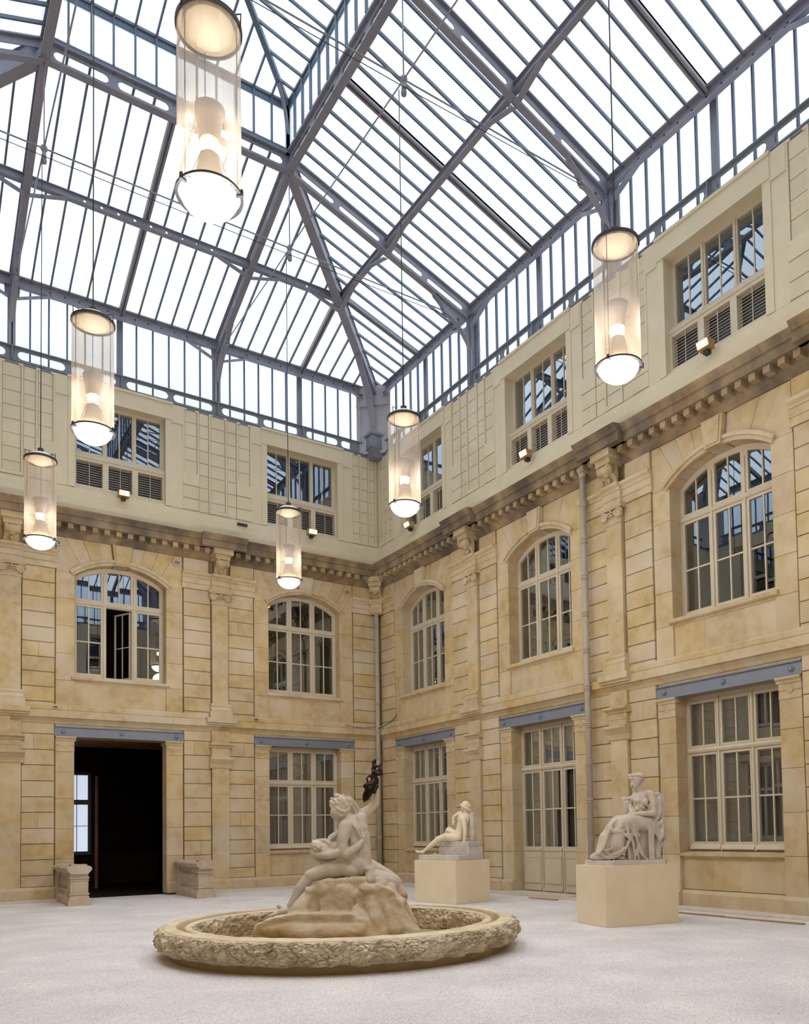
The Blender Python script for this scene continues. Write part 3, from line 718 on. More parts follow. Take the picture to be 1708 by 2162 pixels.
def upper_window(wall, u, label, cur=None, opened=False, group=None):
    WIN[0] += 1; loc, rz = place(wall, u)
    o = empty('window_%d' % WIN[0], loc, rz); tag(o, label, 'window', group, 'structure')
    b = MB(); zb = 5.47
    for s in (-1, 1):
        b.uz(sorted([(s*1.03,zb),(s*1.1,zb)])+sorted([(s*1.1,arc_z(HW)-.005),(s*1.03,arc_z(1.03)-.005)], reverse=True), P0, P1)
        u0, u1 = sorted((s*.31, s*.41))
        b.uz([(u0,zb),(u1,zb),(u1,arc_z(u1)-.07),(u0,arc_z(u0)-.07)], P0, P1+.004); b.box(s*.345, s*.38, .33, -P2, zb, 8.1)
    n = 18; oa = [(-1.1+2.2*i/n, arc_z(-1.1+2.2*i/n)-.005) for i in range(n+1)]; ia = [(x, z-.085) for x, z in oa]
    for i in range(n): b.uz([oa[i], oa[i+1], ia[i+1], ia[i]], P0, P1)
    b.box(-1.1, 1.1, .33, -P1, 7.32, 7.44); b.pz([(P0,7.34),(P2,7.34),(P2+.02,7.38),(P2,7.42),(P0,7.42)], -1.06, 1.06)
    b.box(-1.1, 1.1, .33, -P1, zb, zb+.06); b.build('window_frame', 'frame', o)
    sb = MB(); zl = 5.60; zm = 6.40
    for ci, (a, c2) in enumerate(COLSW):
        m = (a+c2)/2
        skip = opened and ci == 1
        if not skip:
            for s0, s1 in ((a,a+.026),(c2-.026,c2)): sb.box(s0, s1, .30, .235, zl-.07, 7.32)
            sb.box(a, c2, .30, .235, zl-.07, zl+.0); sb.box(a, c2, .30, .235, 7.285, 7.32)
            sb.box(m-.014, m+.014, .285, .250, zl, 7.32); sb.box(a, c2, .285, .252, zm-.014, zm+.014)
        for s0, s1 in ((a,a+.026),(c2-.026,c2)): sb.uz([(s0,7.44),(s1,7.44),(s1,TOPF(s1)),(s0,TOPF(s0))], -.30, -.235)
        sb.box(a, c2, .30, .235, 7.44, 7.475); sb.uz([(m-.014,7.44),(m+.014,7.44),(m+.014,TOPF(m)),(m-.014,TOPF(m))], -.285, -.25)
        k = 4; sb.uz([(a+(c2-a)*i/k, TOPF(a+(c2-a)*i/k)) for i in range(k+1)]+[(c2+(a-c2)*i/k, TOPF(c2+(a-c2)*i/k)-.03) for i in range(k+1)], -.30, -.235)
    sb.build('sash', 'frame', o)
    for ci, (a, c2) in enumerate(COLSW):
        m = (a+c2)/2
        for x0, x1 in ((a+.026,m-.014),(m+.014,c2-.026)):
            pane(o, x0, x1, 7.475, 0, -.27, top=lambda q: TOPF(q)-.03)
            if opened and ci == 1: continue
            for z0, z1 in ((zl,zm-.014),(zm+.014,7.285)): pane(o, x0, x1, z0, z1, -.27)
    if opened:      # middle casement swung into the room, hinged on the right mullion
        c = empty('casement', (.29, .31, 0), R(-62), o); q = MB(); wd = .58
        for s0, s1 in ((-wd,-wd+.04),(-.04,0)): q.box(s0, s1, -.015, .015, 5.54, 7.30)
        q.box(-wd, 0, -.015, .015, 5.54, 5.60); q.box(-wd, 0, -.015, .015, 7.26, 7.30); q.box(-wd/2-.012, -wd/2+.012, -.01, .01, 5.6, 7.26); q.box(-wd, 0, -.01, .01, zm-.012, zm+.012)
        q.build('casement_sash', 'frame', c)
        for x0, x1 in ((-wd+.04,-wd/2-.012),(-wd/2+.012,-.04)):
            for z0, z1 in ((5.6,zm-.012),(zm+.012,7.26)): MB().box(x0, x1, -.003, .003, z0, z1).build('pane', 'glass', c)
    if cur: curtain(o, -1.08, 1.08, zb, 8.3, cur)
    return o
def attic_window(wall, u, label, group=None):
    WIN[0] += 1; loc, rz = place(wall, u)
    o = empty('window_%d' % WIN[0], loc, rz); tag(o, label, 'window', group, 'structure')
    b = MB(); q0, q1 = -.30, -.20
    for s in (-1, 1):
        b.box(s*1.02, s*1.10, .30, -q1, 11.0, 12.5); b.box(s*.31, s*.41, .30, -q1, 11.1, 12.5); b.box(s*.345, s*.375, .3, .175, 11.15, 12.45)
        b.box(s*1.05, s*1.16, .30, .08, 10.24, 11.12); b.box(s*.29, s*.43, .30, .08, 10.24, 11.12)
    b.box(-1.1, 1.1, .30, -q1, 12.43, 12.52)
    b.pz([(q0,11.02),(-.06,11.02),(-.05,11.06),(-.08,11.10),(-.15,11.17),(-.18,11.22),(q0,11.22)], -1.17, 1.17)
    b.box(-1.16, 1.16, .30, .08, 10.22, 10.32); b.box(-1.16, 1.16, .3, .08, 10.95, 11.04)
    b.build('window_frame', 'frame', o)
    for a, c2 in ((-1.02,-.41),(-.31,.31),(.41,1.02)):
        m = (a+c2)/2
        MB().box(m-.012, m+.012, .265, .225, 11.22, 12.43).build('glazing_bar', 'frame', o)
        pane(o, a, m-.012, 11.22, 12.43, -.24); pane(o, m+.012, c2, 11.22, 12.43, -.24)
    for a, c2 in ((-1.05,-.43),(-.29,.29),(.43,1.05)):
        g = MB().box(a, c2, .24, .26, 10.32, 10.95).build('louvre_vent', 'black', o)
        n = 10
        for i in range(n):
            z = 10.345+i*.0605
            MB().pz([(-.13,z),(-.13,z+.0065),(-.1375,z+.0065),(-.1375,z)], a, c2).build('louvre_blade', 'frame', g)
        m = (a+c2)/2; MB().box(m-.005, m+.005, .098, .108, 10.32, 10.95).build('vent_stay', 'frame', g)
    return o
ground_window('L', -2.5, 'tall ground floor window of the left facade, behind the fountain figure')
ground_window('R', 2.5, 'ground floor window of the right facade, nearest the corner downpipe')
ground_window('R', 7.5, 'tall glazed beige door with lower panels in the right facade', door=True)
ground_window('R', 12.5, 'large ground floor window right of the seated woman statue')
upper_window('L', -7.5, 'arched upper window with its middle casement open, above the dark doorway', opened=True)
upper_window('L', -2.5, 'arched upper window of the left facade, next to the corner')
upper_window('R', 2.5, 'arched upper window of the right facade, closest to the corner', cur='curtain_dark')
upper_window('R', 7.5, 'arched upper window above the glazed beige door')
upper_window('R', 12.5, 'large arched upper window above the seated woman statue')
attic_window('L', -7.5, 'attic window with three louvred vents above the open casement')
attic_window('L', -2.5, 'attic window with louvres of the left facade, next to the corner')
attic_window('R', 2.5, 'attic window with louvres of the right facade, closest to the corner')
attic_window('R', 7.5, 'attic window with louvres above the glazed beige door')
attic_window('R', 12.5, 'largest attic window with louvres at the right edge of the view')
# unseen copies elsewhere (only for reflections)
def simple_win_mesh():
    b = MB()
    for u in (-1.05,-.36,.36,1.05):
        b.box(u-.05,u+.05,.33,.24,1.0,3.96); b.box(u-.05,u+.05,.33,.24,5.47,8.1); b.box(u-.05,u+.05,.3,.2,10.24,12.5)
    for i in range(10): b.box(-1.05,1.05,.16,.13,10.34+i*.062,10.348+i*.062)
    for u in (-.36,.36): b.box(u-.06,u+.06,.3,.08,10.24,11.1)
    for z in (1.05,2.94,3.9,5.5,7.38): b.box(-1.1,1.1,.33,.24,z-.06,z+.06)
    for z in (10.3,11.1,12.45): b.box(-1.1,1.1,.3,.2,z-.06,z+.06)
    return b.mesh('window_frame','frame')
def simple_glass_mesh():
    b = MB(); b.box(-1.1,1.1,.26,.266,1.0,3.96); b.box(-1.1,1.1,.26,.266,5.47,8.36); b.box(-1.1,1.1,.25,.256,11.1,12.5); return b.mesh('pane','glass')
SWM, SGM = simple_win_mesh(), simple_glass_mesh()
for W, cs in ((WL,(-12.5,)),(WR,(17.5,22.5)),(WW,(2.5,7.5,12.5,17.5,22.5)),(WS,(2.5,7.5,12.5))):
    for c in cs: link('window_frame', SWM, W, (c,0,0)); link('pane', SGM, W, (c,0,0))

# ------------------------------------------------------------------ roof
ZE, ZL = 15.06, 16.82; SL = (ZL-ZE)/5.0
LX, LY = 15.0, 25.0
RF = empty('roof_frame', (0,0,0)); tag(RF, 'grey painted steel trusses, purlins and girders under the glass roof', 'roof frame', kind='structure')
GR = empty('ceiling', (0,0,0)); tag(GR, 'sloping roof of long frosted glass strips between steel bars', 'glass roof', kind='structure')
CL = empty('clerestory', (0,0,0)); tag(CL, 'upright band of frosted panes between wall top and roof', 'clerestory', kind='structure')
LN = empty('roof_lantern', (0,0,0)); tag(LN, 'raised glazed lantern along the ridge of the roof', 'roof lantern', kind='structure')
# four sides: origin, along, inward, length, seen
SIDES = [((0,0,0), (-1,0,0), (0,-1,0), LX, True), ((0,0,0), (0,-1,0), (-1,0,0), LY, True),
         ((-15,0,0), (0,-1,0), (1,0,0), LY, True), ((0,-25,0), (-1,0,0), (0,1,0), LX, False)]
ST = 5/12
for si, (O, A, I, Ln, seen) in enumerate(SIDES):
    O, A, I = Vector(O), Vector(A), Vector(I)
    P = lambda a, t, z: O+A*a+I*t+Vector((0,0,z))
    slope = (I+Vector((0,0,SL))).normalized(); up = slope.cross(A).normalized(); up = up if up.z > 0 else -up
    tm = lambda a: max(0, min(5, a, Ln-a))
    n = int(round(Ln/ST))
    for k in range(n):
        a0, a1 = k*ST, (k+1)*ST
        q = [P(a0,0,ZE), P(a1,0,ZE), P(a1,tm(a1),ZE+SL*tm(a1)), P(a0,tm(a0),ZE+SL*tm(a0))]
        m = MB(); top = [v+up*.012 for v in q]
        m.add(q+top, [(0,1,2,3),(7,6,5,4),(0,4,5,1),(1,5,6,2),(2,6,7,3),(3,7,4,0)]); m.build('glass_pane', 'frost', GR)
    for k in range(1, n):
        a = k*ST; t = tm(a)
        if k % 12 == 0: continue
        if k % 6 == 0:
            m = MB().bar(P(a-.045,0,ZE), P(a-.045,t,ZE+SL*t), .05, .11, up); m.bar(P(a+.045,0,ZE), P(a+.045,t,ZE+SL*t), .05, .11, up); m.bar(P(a,0,ZE+.0), P(a,t,ZE+SL*t), .14, .05, up)
            m.build('glazing_rafter', 'steel', GR)
        else: MB().bar(P(a,0,ZE), P(a,t,ZE+SL*t), .042, .065, up).build('glazing_bar', 'bar', GR)
    # clerestory: panes and mullions just outside the girder
    po = -.22
    for k in range(n):
        a0, a1 = k*ST, (k+1)*ST
        m = MB(); q = [P(a0,po,12.9), P(a1,po,12.9), P(a1,po,ZE), P(a0,po,ZE)]
        m.add(q+[v-I*.01 for v in q], [(0,1,2,3),(7,6,5,4),(0,4,5,1),(1,5,6,2),(2,6,7,3),(3,7,4,0)])
        if seen and si < 2: m.build('glass_pane', 'frost', CL)
        else: m.build('glass_pane', 'frost', CL)
    for k in range(1, n):
        a = k*ST; wd = .15 if k % 6 == 0 else .035
        MB().bar(P(a,po+.0,12.9), P(a,po+.0,ZE), wd, .06, -I).build('mullion', 'bar' if k % 6 else 'steel_blue', CL)
    MB().bar(P(0,-.1,ZE+.03), P(Ln,-.1,ZE+.03), .32, .02).build('gutter_plate', 'steel', RF)
    MB().bar(P(0,-.12,12.96), P(Ln,-.12,12.96), .3, .05).build('sill_plate', 'steel_blue', RF)
    # slotted girder
    nb = int(round(Ln/2.5))
    for k in range(nb):
        a0, a1 = k*2.5, (k+1)*2.5
        m = MB()
        s = [(a0+.13, a0+1.18, 13.045, 13.25), (a0+1.32, a0+2.37, 13.045, 13.25)]
        if k == 0: s = [(a0+.9, a0+1.25, 13.045, 13.25), (a0+1.36, a0+2.37, 13.045, 13.25)]
        slot_plate(m, a0, a1, 12.99, 13.30, s, O, A, Z3, I, -.02, 0.0)
        m.bar(P(a0,.0,13.33), P(a1,.0,13.33), .13, .02); m.bar(P(a0,.0,12.99), P(a1,.0,12.99), .09, .02)
        m.bar(P(a1,.03,13.31), P(a1,.03,12.98), .02, .06, -I)
        for zz in (13.04,13.1,13.16,13.22): 
            for d in (-.035,.035): m.ell(P(a1+d,.004,zz), (.012,.012,.012), sub=1)
        m.build('slotted_girder', 'steel_blue', RF)
    # eaves purlin with bolt holes and haunches at the posts
    for k in range(int(round(Ln/5))):
        a0 = k*5
        m = MB(); m.prism([(a0,14.80),(a0+5,14.80),(a0+5,15.03),(a0,15.03)], O, A, Z3, I, .0, .02)
        m.bar(P(a0,.05,15.05), P(a0+5,.05,15.05), .12, .025); m.bar(P(a0,.05,14.80), P(a0+5,.05,14.80), .12, .02)
        for (x0, x1) in ((a0+.08,a0+.85),(a0+4.92,a0+4.15)):
            m.prism([(x0,14.50),(x0,14.80),(x0+(x1-x0)*.12,14.80),(x0+(x1-x0)*.10,14.56)], O, A, Z3, I, 0, .02)
            m.bar(P(x0,.05,14.50), P(x1,.05,14.81), .12, .02); 
        m.build('eaves_purlin', 'steel', RF)
        for j in range(11):
            a = a0+.83+j*.334
            MB().tube([P(a,.02,14.915), P(a,.026,14.915)], .022, 10, smooth=False).build('bolt_hole', 'black', RF)
    # mid-slope purlin
    zt = ZE+SL*2.5-.09
    for k in range(int(round(Ln/5))):
        a0, a1 = k*5, k*5+5
        if a0 == 0: a0 = 2.5
        if a1 == Ln: a1 = Ln-2.5
        m = MB(); hs = [(x-.03, x+.03, zt-.12, zt-.06) for x in [a0+.95+j*.36 for j in range(int((a1-a0-1.9)/.36)+1)]]
        slot_plate(m, a0, a1, zt-.17, zt-.01, hs, P(0,2.5,0), A, Z3, I, -.01, .01)
        m.bar(P(a0,2.5,zt), P(a1,2.5,zt), .11, .015); m.bar(P(a0,2.5,zt-.17), P(a1,2.5,zt-.17), .13, .018)
        for x0, x1 in ((a0+.04,a0+.8),(a1-.04,a1-.8)):
            m.bar(P(x0,2.5,zt-.42), P(x1,2.5,zt-.18), .12, .02)
        m.build('purlin', 'steel', RF)
    # posts, rafters, brackets every 5 m
    for a in [5*i for i in range(1, int(round(Ln/5)))]:
        m = MB(); m.bar(P(a,.05,ZE), P(a,.05,13.3), .15, .02, I); m.bar(P(a,-.12,ZE), P(a,-.12,13.0), .15, .02, I); m.box(0,0,0,0,0,0) if False else None
        m.prism([(-.12,13.0),(.05,13.0),(.05,ZE),(-.12,ZE)], O+A*a, I, Z3, A, -.012, .012); m.build('post', 'steel', RF)
        # rafter web with slots, in slope coordinates
        Lr = 5.0/math.cos(math.atan(SL)); D = .40
        sd = slope; nn = up
        m = MB(); sl = []
        for j in range(4): sl.append((.22+j*1.28, .22+j*1.28+1.12, -.27, -.15))
        slot_plate(m, 0, Lr, -D, -.0, sl, P(a,0,ZE-.02), sd, nn, A, -.01, .01)
        m.bar(P(a,0,ZE), P(a,5,ZL), .15, .03, nn)
        m.bar(P(a,0,ZE)-nn*D, P(a,5,ZL)-nn*D, .15, .025, nn)
        m.build('rafter', 'steel', RF)
        low = [(0.0,13.84),(.06,13.95),(.15,14.10),(.26,14.25),(.40,14.39),(.54,14.50),(.67,14.57),(.83,14.60)]
        upc = [(.83,14.60),(.86,14.70),(.93,14.80),(1.02,14.88),(1.12,14.95),(1.16,15.03)]
        m = MB(); m.prism(low[:4]+[(.22,14.40),(.06,14.62),(0,14.62)], O+A*a, I, Z3, A, -.01, .01)
        m.prism([(.40,14.39),(.54,14.50),(.67,14.57),(.83,14.60),(.86,14.70),(.93,14.80),(1.02,14.88),(1.12,14.95),(1.16,15.04),(1.0,14.97),(.5,14.75)], O+A*a, I, Z3, A, -.01, .01)
        m.prism([(0,14.62),(.06,14.62),(.5,14.62),(.75,14.70),(.5,14.80),(0,14.66)], O+A*a, I, Z3, A, -.008, .008)
        for c in (low, upc):
            for i in range(len(c)-1): m.bar(P(a,c[i][0],c[i][1]), P(a,c[i+1][0],c[i+1][1]), .13, .02)
        m.bar(P(a,.83,14.66), P(a,.83,14.54), .09, .09, I); m.build('knee_bracket', 'steel', RF)
# hip rafters with corner panels
for cx, cy, dx, dy in ((0,0,-1,-1), (-15,0,1,-1), (0,-25,-1,1), (-15,-25,1,1)):
    c = Vector((cx,cy,0)); d = Vector((dx,dy,0))
    a, b2 = c+Vector((0,0,ZE)), c+d*5+Vector((0,0,ZL)); up = Vector((0,0,1))
    m = MB(); m.bar(a, b2, .22, .03); m.bar(a-Vector((0,0,.03)), b2-Vector((0,0,.03)), .03, .36); m.bar(a-Vector((0,0,.38)), b2-Vector((0,0,.38)), .22, .03)
    for s in (-1, 1):
        off = Vector((-dy*s, dx*s, 0)).normalized()*.06
        m.bar(a+off-Vector((0,0,.03)), b2+off-Vector((0,0,.03)), .015, .36)
    m.build('hip_rafter', 'steel', RF)
    dn = d.normalized(); sdv = Vector((-dn.y, dn.x, 0))
    m = MB(); cc = [(.50,13.75),(.56,13.95),(.68,14.20),(.86,14.42),(1.1,14.6),(1.4,14.78),(1.7,14.95),(2.0,15.12)]
    m.prism(cc+[(2.0,15.22),(.5,14.84)], c, dn, Z3, sdv, -.03, .03)
    for i in range(len(cc)-1):
        m.bar(c+dn*cc[i][0]+Vector((0,0,cc[i][1])), c+dn*cc[i+1][0]+Vector((0,0,cc[i+1][1])), .17, .025)
    m.build('hip_bracket', 'steel', RF)
    # chamfered sheet panel closing the corner
    m = MB(); O = c+dn*.42
    m.prism([(-.52,12.97),(.52,12.97),(.52,15.05),(-.52,15.05)], O, sdv, Z3, dn, -.05, 0)
    for s in (-1, 1):
        m.prism([(s*.40,12.97),(s*.53,12.97),(s*.53,15.05),(s*.40,15.05)], O, sdv, Z3, dn, 0, .025)
        for j in range(9): m.ell(O+sdv*s*.465+dn*.028+Vector((0,0,13.2+j*.2)), (.012,.012,.012), sub=1)
    m.prism([(-.53,14.42),(.53,14.42),(.53,14.48),(-.53,14.48)], O, sdv, Z3, dn, .0, .06)
    m.prism([(-.53,14.48),(.53,14.48),(.53,15.05),(-.53,15.05)], O, sdv, Z3, dn, .0, .03)
    m.prism([(-.40,13.52),(.40,13.52),(.40,13.535),(-.40,13.535)], O, sdv, Z3, dn, .0, .015)
    m.build('corner_panel', 'corner_panel', RF)
# lantern base ring, upright glazing, eaves, hipped glass top
LA, LB = 5.0, 20.0
RING = [((-5,-5,0),(-1,0,0),(0,-1,0),5), ((-5,-5,0),(0,-1,0),(-1,0,0),15), ((-10,-5,0),(0,-1,0),(1,0,0),15), ((-5,-20,0),(-1,0,0),(0,1,0),5)]
ZG0, ZG1, ZT = 16.93, 17.84, 18.02; RZ = 18.62; SL2 = (RZ-ZT)/2.5
for O, A, I, Ln in RING:
    O, A, I = Vector(O), Vector(A), Vector(I); P = lambda a, t, z: O+A*a+I*t+Vector((0,0,z))
    for k in range(int(Ln/2.5)):
        a0 = k*2.5; m = MB()
        slot_plate(m, a0, a0+2.5, 16.42, 16.80, [(a0+.16,a0+1.16,16.52,16.70),(a0+1.34,a0+2.34,16.52,16.70)], O, A, Z3, I, -.01, .01)
        m.bar(P(a0,0,16.82), P(a0+2.5,0,16.82), .17, .03); m.bar(P(a0,0,16.43), P(a0+2.5,0,16.43), .17, .03)
        m.build('ring_girder', 'steel', RF)
    MB().bar(P(0,0,ZG0), P(Ln,0,ZG0), .09, .1).build('sill_bar', 'bar', LN)
    m = MB().bar(P(0,0,ZT), P(Ln,0,ZT), .12, .06); m.bar(P(0,.0,ZT-.07), P(Ln,.0,ZT-.07), .06, .11); m.build('eaves_bar', 'bar', LN)
    n = int(round(Ln/ST))
    for k in range(n+1):
        a = k*ST
        if k: 
            q = [P(a-ST,0,ZG0-.02), P(a,0,ZG0-.02), P(a,0,ZG1), P(a-ST,0,ZG1)]
            MB().add(q+[v-I*.01 for v in q], [(0,1,2,3),(7,6,5,4),(0,4,5,1),(1,5,6,2),(2,6,7,3),(3,7,4,0)]).build('glass_pane', 'frost', LN)
        wd = .12 if k % 12 == 0 else .035
        MB().bar(P(a,0,ZG0), P(a,0,ZT), wd, .06, -I).build('mullion', 'bar', LN)
        if k:
            tmx = lambda x: max(0, min(2.5, x, Ln-x)); a0, a1 = a-ST, a
            q = [P(a0,0,ZT), P(a1,0,ZT), P(a1,tmx(a1),ZT+SL2*tmx(a1)), P(a0,tmx(a0),ZT+SL2*tmx(a0))]
            MB().add(q+[v+Vector((0,0,.012)) for v in q], [(0,1,2,3),(7,6,5,4),(0,4,5,1),(1,5,6,2),(2,6,7,3),(3,7,4,0)]).build('glass_pane', 'frost', LN)
            if k < n: MB().bar(P(a,0,ZT), P(a,tmx(a),ZT+SL2*tmx(a)), .04 if k % 12 else .1, .06 if k % 12 else .12).build('glazing_bar', 'bar', LN)
for x, y, dx, dy in ((-5,-5,-1,-1),(-10,-5,1,-1),(-5,-20,-1,1),(-10,-20,1,1)):
    c = Vector((x,y,ZT)); MB().bar(c, c+Vector((dx*2.5,dy*2.5,RZ-ZT)), .11, .12).build('lantern_hip', 'bar', LN)
    dn = Vector((dx,dy,0)).normalized(); m = MB(); cc = [(.05,17.25),(.1,17.5),(.2,17.72),(.36,17.88),(.6,17.98)]
    for i in range(len(cc)-1): m.bar(Vector((x,y,0))+dn*cc[i][0]+Vector((0,0,cc[i][1])), Vector((x,y,0))+dn*cc[i+1][0]+Vector((0,0,cc[i+1][1])), .08, .02)
    m.build('lantern_bracket', 'steel', LN)
MB().bar((-7.5,-7.5,RZ+.02), (-7.5,-17.5,RZ+.02), .12, .12).build('ridge_bar', 'bar', LN)
for y in (-10,-15):
    for s, x in ((-1,-5),(1,-10)):
        cc = [(.06,17.2),(.12,17.5),(.28,17.75),(.5,17.86),(.55,17.98),(.8,18.08)]; m = MB()
        for i in range(len(cc)-1): m.bar((x+s*cc[i][0],y,cc[i][1]), (x+s*cc[i+1][0],y,cc[i+1][1]), .1, .02)
        m.prism([(.12,17.5),(.28,17.75),(.5,17.86),(.8,18.08),(.1,17.95)], (x,y,0), (s,0,0), Z3, (0,1,0), -.01, .01)
        m.build('lantern_bracket', 'steel', LN)
# tie rods, hangers and ball joints
ZTIE = 14.66
for y in (-5,-10,-15,-20):
    MB().tube([(-.83,y,ZTIE),(-14.17,y,ZTIE)], .016, 6).build('tie_rod', 'steel', RF)
    MB().tube([(-.83,y-.06,ZTIE-.14),(-5,y-.06,ZTIE-.20),(-10,y-.06,ZTIE-.20),(-14.17,y-.06,ZTIE-.14)], .008, 5).build('stay_cable', 'wire', RF)
for x in (-5,-10):
    MB().tube([(x,-.83,ZTIE),(x,-24.17,ZTIE)], .016, 6).build('tie_rod', 'steel', RF)
    for y in (-5,-10,-15,-20):
        MB().tube([(x,y,16.42),(x,y,ZTIE)], .013, 6).build('hanger_rod', 'steel', RF)
        m = MB(); m.ell((x,y,ZTIE), (.07,.07,.07)); m.tube([(x,y,ZTIE-.03),(x,y,ZTIE-.24)], [.035,.05], 10); m.ell((x,y,ZTIE-.24), (.055,.055,.055))
        m.ell((x,y,ZTIE-.28), (.05,.05,.02)); m.build('ball_joint', 'steel', RF)

# ------------------------------------------------------------------ downpipes, hopper, small wall things
def downpipe(name, x, y, z0, z1, label, step, head=None):
    o = empty(name, (x,y,0)); tag(o, label, 'downpipe')
    MB().tube([(0,0,z0),(0,0,z1)], .065, 16).build('pipe', 'pipe', o)
    z = z0+.5
    while z < z1-.1:
        m = MB(); m.tube([(0,0,z-.05),(0,0,z-.03)], .08, 16); m.tube([(0,0,z-.01),(0,0,z+.01)], .076, 16); m.tube([(0,0,z+.03),(0,0,z+.05)], .08, 16)
        m.tube([(0,0,z-.04),(0,0,z+.04)], .072, 16); m.build('collar', 'pipe', o); z += step
    if head: MB().lathe([(.065,z1-.02),(.08,z1),(.08,z1+.05),(.12,z1+.12),(.12,z1+.16),(.0,z1+.16)], seg=16).build('funnel', 'pipe', o)
    return o
downpipe('downpipe', -.27, -.27, .05, 8.06, 'beige downpipe in the far corner where the two facades meet', .8)
downpipe('downpipe', -.26, -9.25, .05, 8.95, 'beige downpipe on the right facade beside the seated woman statue', .78, head=True)
hp = empty('rainwater_hopper', (0,0,12.84)); tag(hp, 'blue grey pointed rainwater hopper in the top corner under the roof', 'hopper')
m = MB(); w = .47
m.box(-w,-.02,-w,-.02,.24,.66); m.box(-w-.05,-.02,-w-.05,-.02,.62,.69); m.box(-w-.02,-.02,-w-.02,-.02,.23,.255)
m.add([(-w,-w,.24),(-.02,-w,.24),(-.02,-.02,.24),(-w,-.02,.24),(-w+.12,-w+.12,.0),(-.02,-w+.12,.0),(-.02,-.02,.0),(-w+.12,-.02,.0)], [(0,4,5,1),(1,5,6,2),(2,6,7,3),(3,7,4,0),(7,6,5,4)])
m.build('hopper_box', 'steel_blue', hp)
for u, z, lab in ((-6.13,8.68,'small white framed vent grille left of the middle scroll bracket'), (-1.16,8.64,'small vent grille in the stone near the corner bracket'), (-9.01,8.69,'small vent grille by the leftmost scroll bracket')):
    o = empty('wall_vent', (u,-.10,z)); tag(o, lab, 'vent')
    b = MB(); b.box(-.09,.09,-.02,.0,-.06,.06); b.build('grille_frame', 'frame', o); MB().box(-.07,.07,-.024,-.018,-.04,.04).build('grille', 'black', o)
    for i in range(4): MB().box(-.07,.07,-.03,-.022,-.03+i*.02,-.025+i*.02).build('grille_blade', 'frame', o)
for u, lab in ((-9.03,'small grey outlet box on the ledge left of the doorway'), (-4.0,'small grey outlet box on the ledge between the left facade windows')):
    o = empty('outlet_box', (u,-.10,4.66)); tag(o, lab, 'outlet box')
    MB().box(-.06,.06,-.03,.0,-.03,.03).build('box_body', 'parapet', o); MB().box(-.045,.045,-.036,-.028,-.015,.015).build('box_slot', 'black', o)
def floodlight(loc, rz, lab):
    o = empty('floodlight', loc, rz); tag(o, lab, 'floodlight', 'floodlights on the attic ledge')
    m = MB(); m.prism([(0,0),(.16,.02),(.20,.14),(.02,.16)], (0,0,.05), (0,-1,0), (0,0,1), (1,0,0), -.13, .13); m.build('lamp_housing', 'timber', o)
    MB().prism([(.165,.03),(.175,.03),(.21,.13),(.20,.135)], (0,0,.05), (0,-1,0), (0,0,1), (1,0,0), -.11, .11).build('lamp_glass', 'flood', o)
    MB().box(-.05,.05,-.10,0,-.02,.05).build('foot', 'black', o)
for u, lab in ((-7.5,'orange glowing floodlight below the left attic window'), (-2.35,'orange glowing floodlight below the left attic window next to the corner')):
    floodlight((u,-.17,10.02), 0, lab)
for u, lab in ((12.5,'orange glowing floodlight below the largest right attic window'), (7.41,'small floodlight below the right attic window above the glazed door'), (2.22,'small floodlight below the right attic window closest to the corner')):
    floodlight((-.17,-u,10.02), -PI/2, lab)
o = MB().box(-.14,.14,-.05,0,0,.06).build('ledge_box', 'black', None, (-4.36,-.10,10.0)); tag(o, 'small black box on the attic ledge between two left windows', 'box')
pts = [(-.15,-1.2,4.9),(-.2,-.9,4.72),(-.25,-.5,4.63),(-.3,-.32,4.6)]
tag(MB().tube(pts, .012, 6).build('cable', 'wire'), 'thin black cable sagging along the ledge at the far corner', 'cable')
pts = [(-1.3+i*.14, -.22, 4.66-.06*math.sin(PI*i/7)) for i in range(8)]
tag(MB().tube(pts, .009, 6).build('cable', 'wire'), 'thin cable looping on the left facade ledge by the downpipe', 'cable')
for i, (x, y, l) in enumerate(((-.86,-14.4,1.5),(-.84,-12.9,1.3),(-.62,-8.5,.9))):
    q = MB().prism([(0,0),(l,0),(l,.05),(0,.09)], (0,0,0), (0,1,0), (1,0,0), Z3, 0, .022).build('timber_strip', 'timber', None, (x,y,0)); 
    tag(q, ['thin wooden strip on the floor at the right edge of the view','thin wooden strip on the floor behind the large pedestal','thin wooden strip on the floor before the glazed door'][i], 'strip')

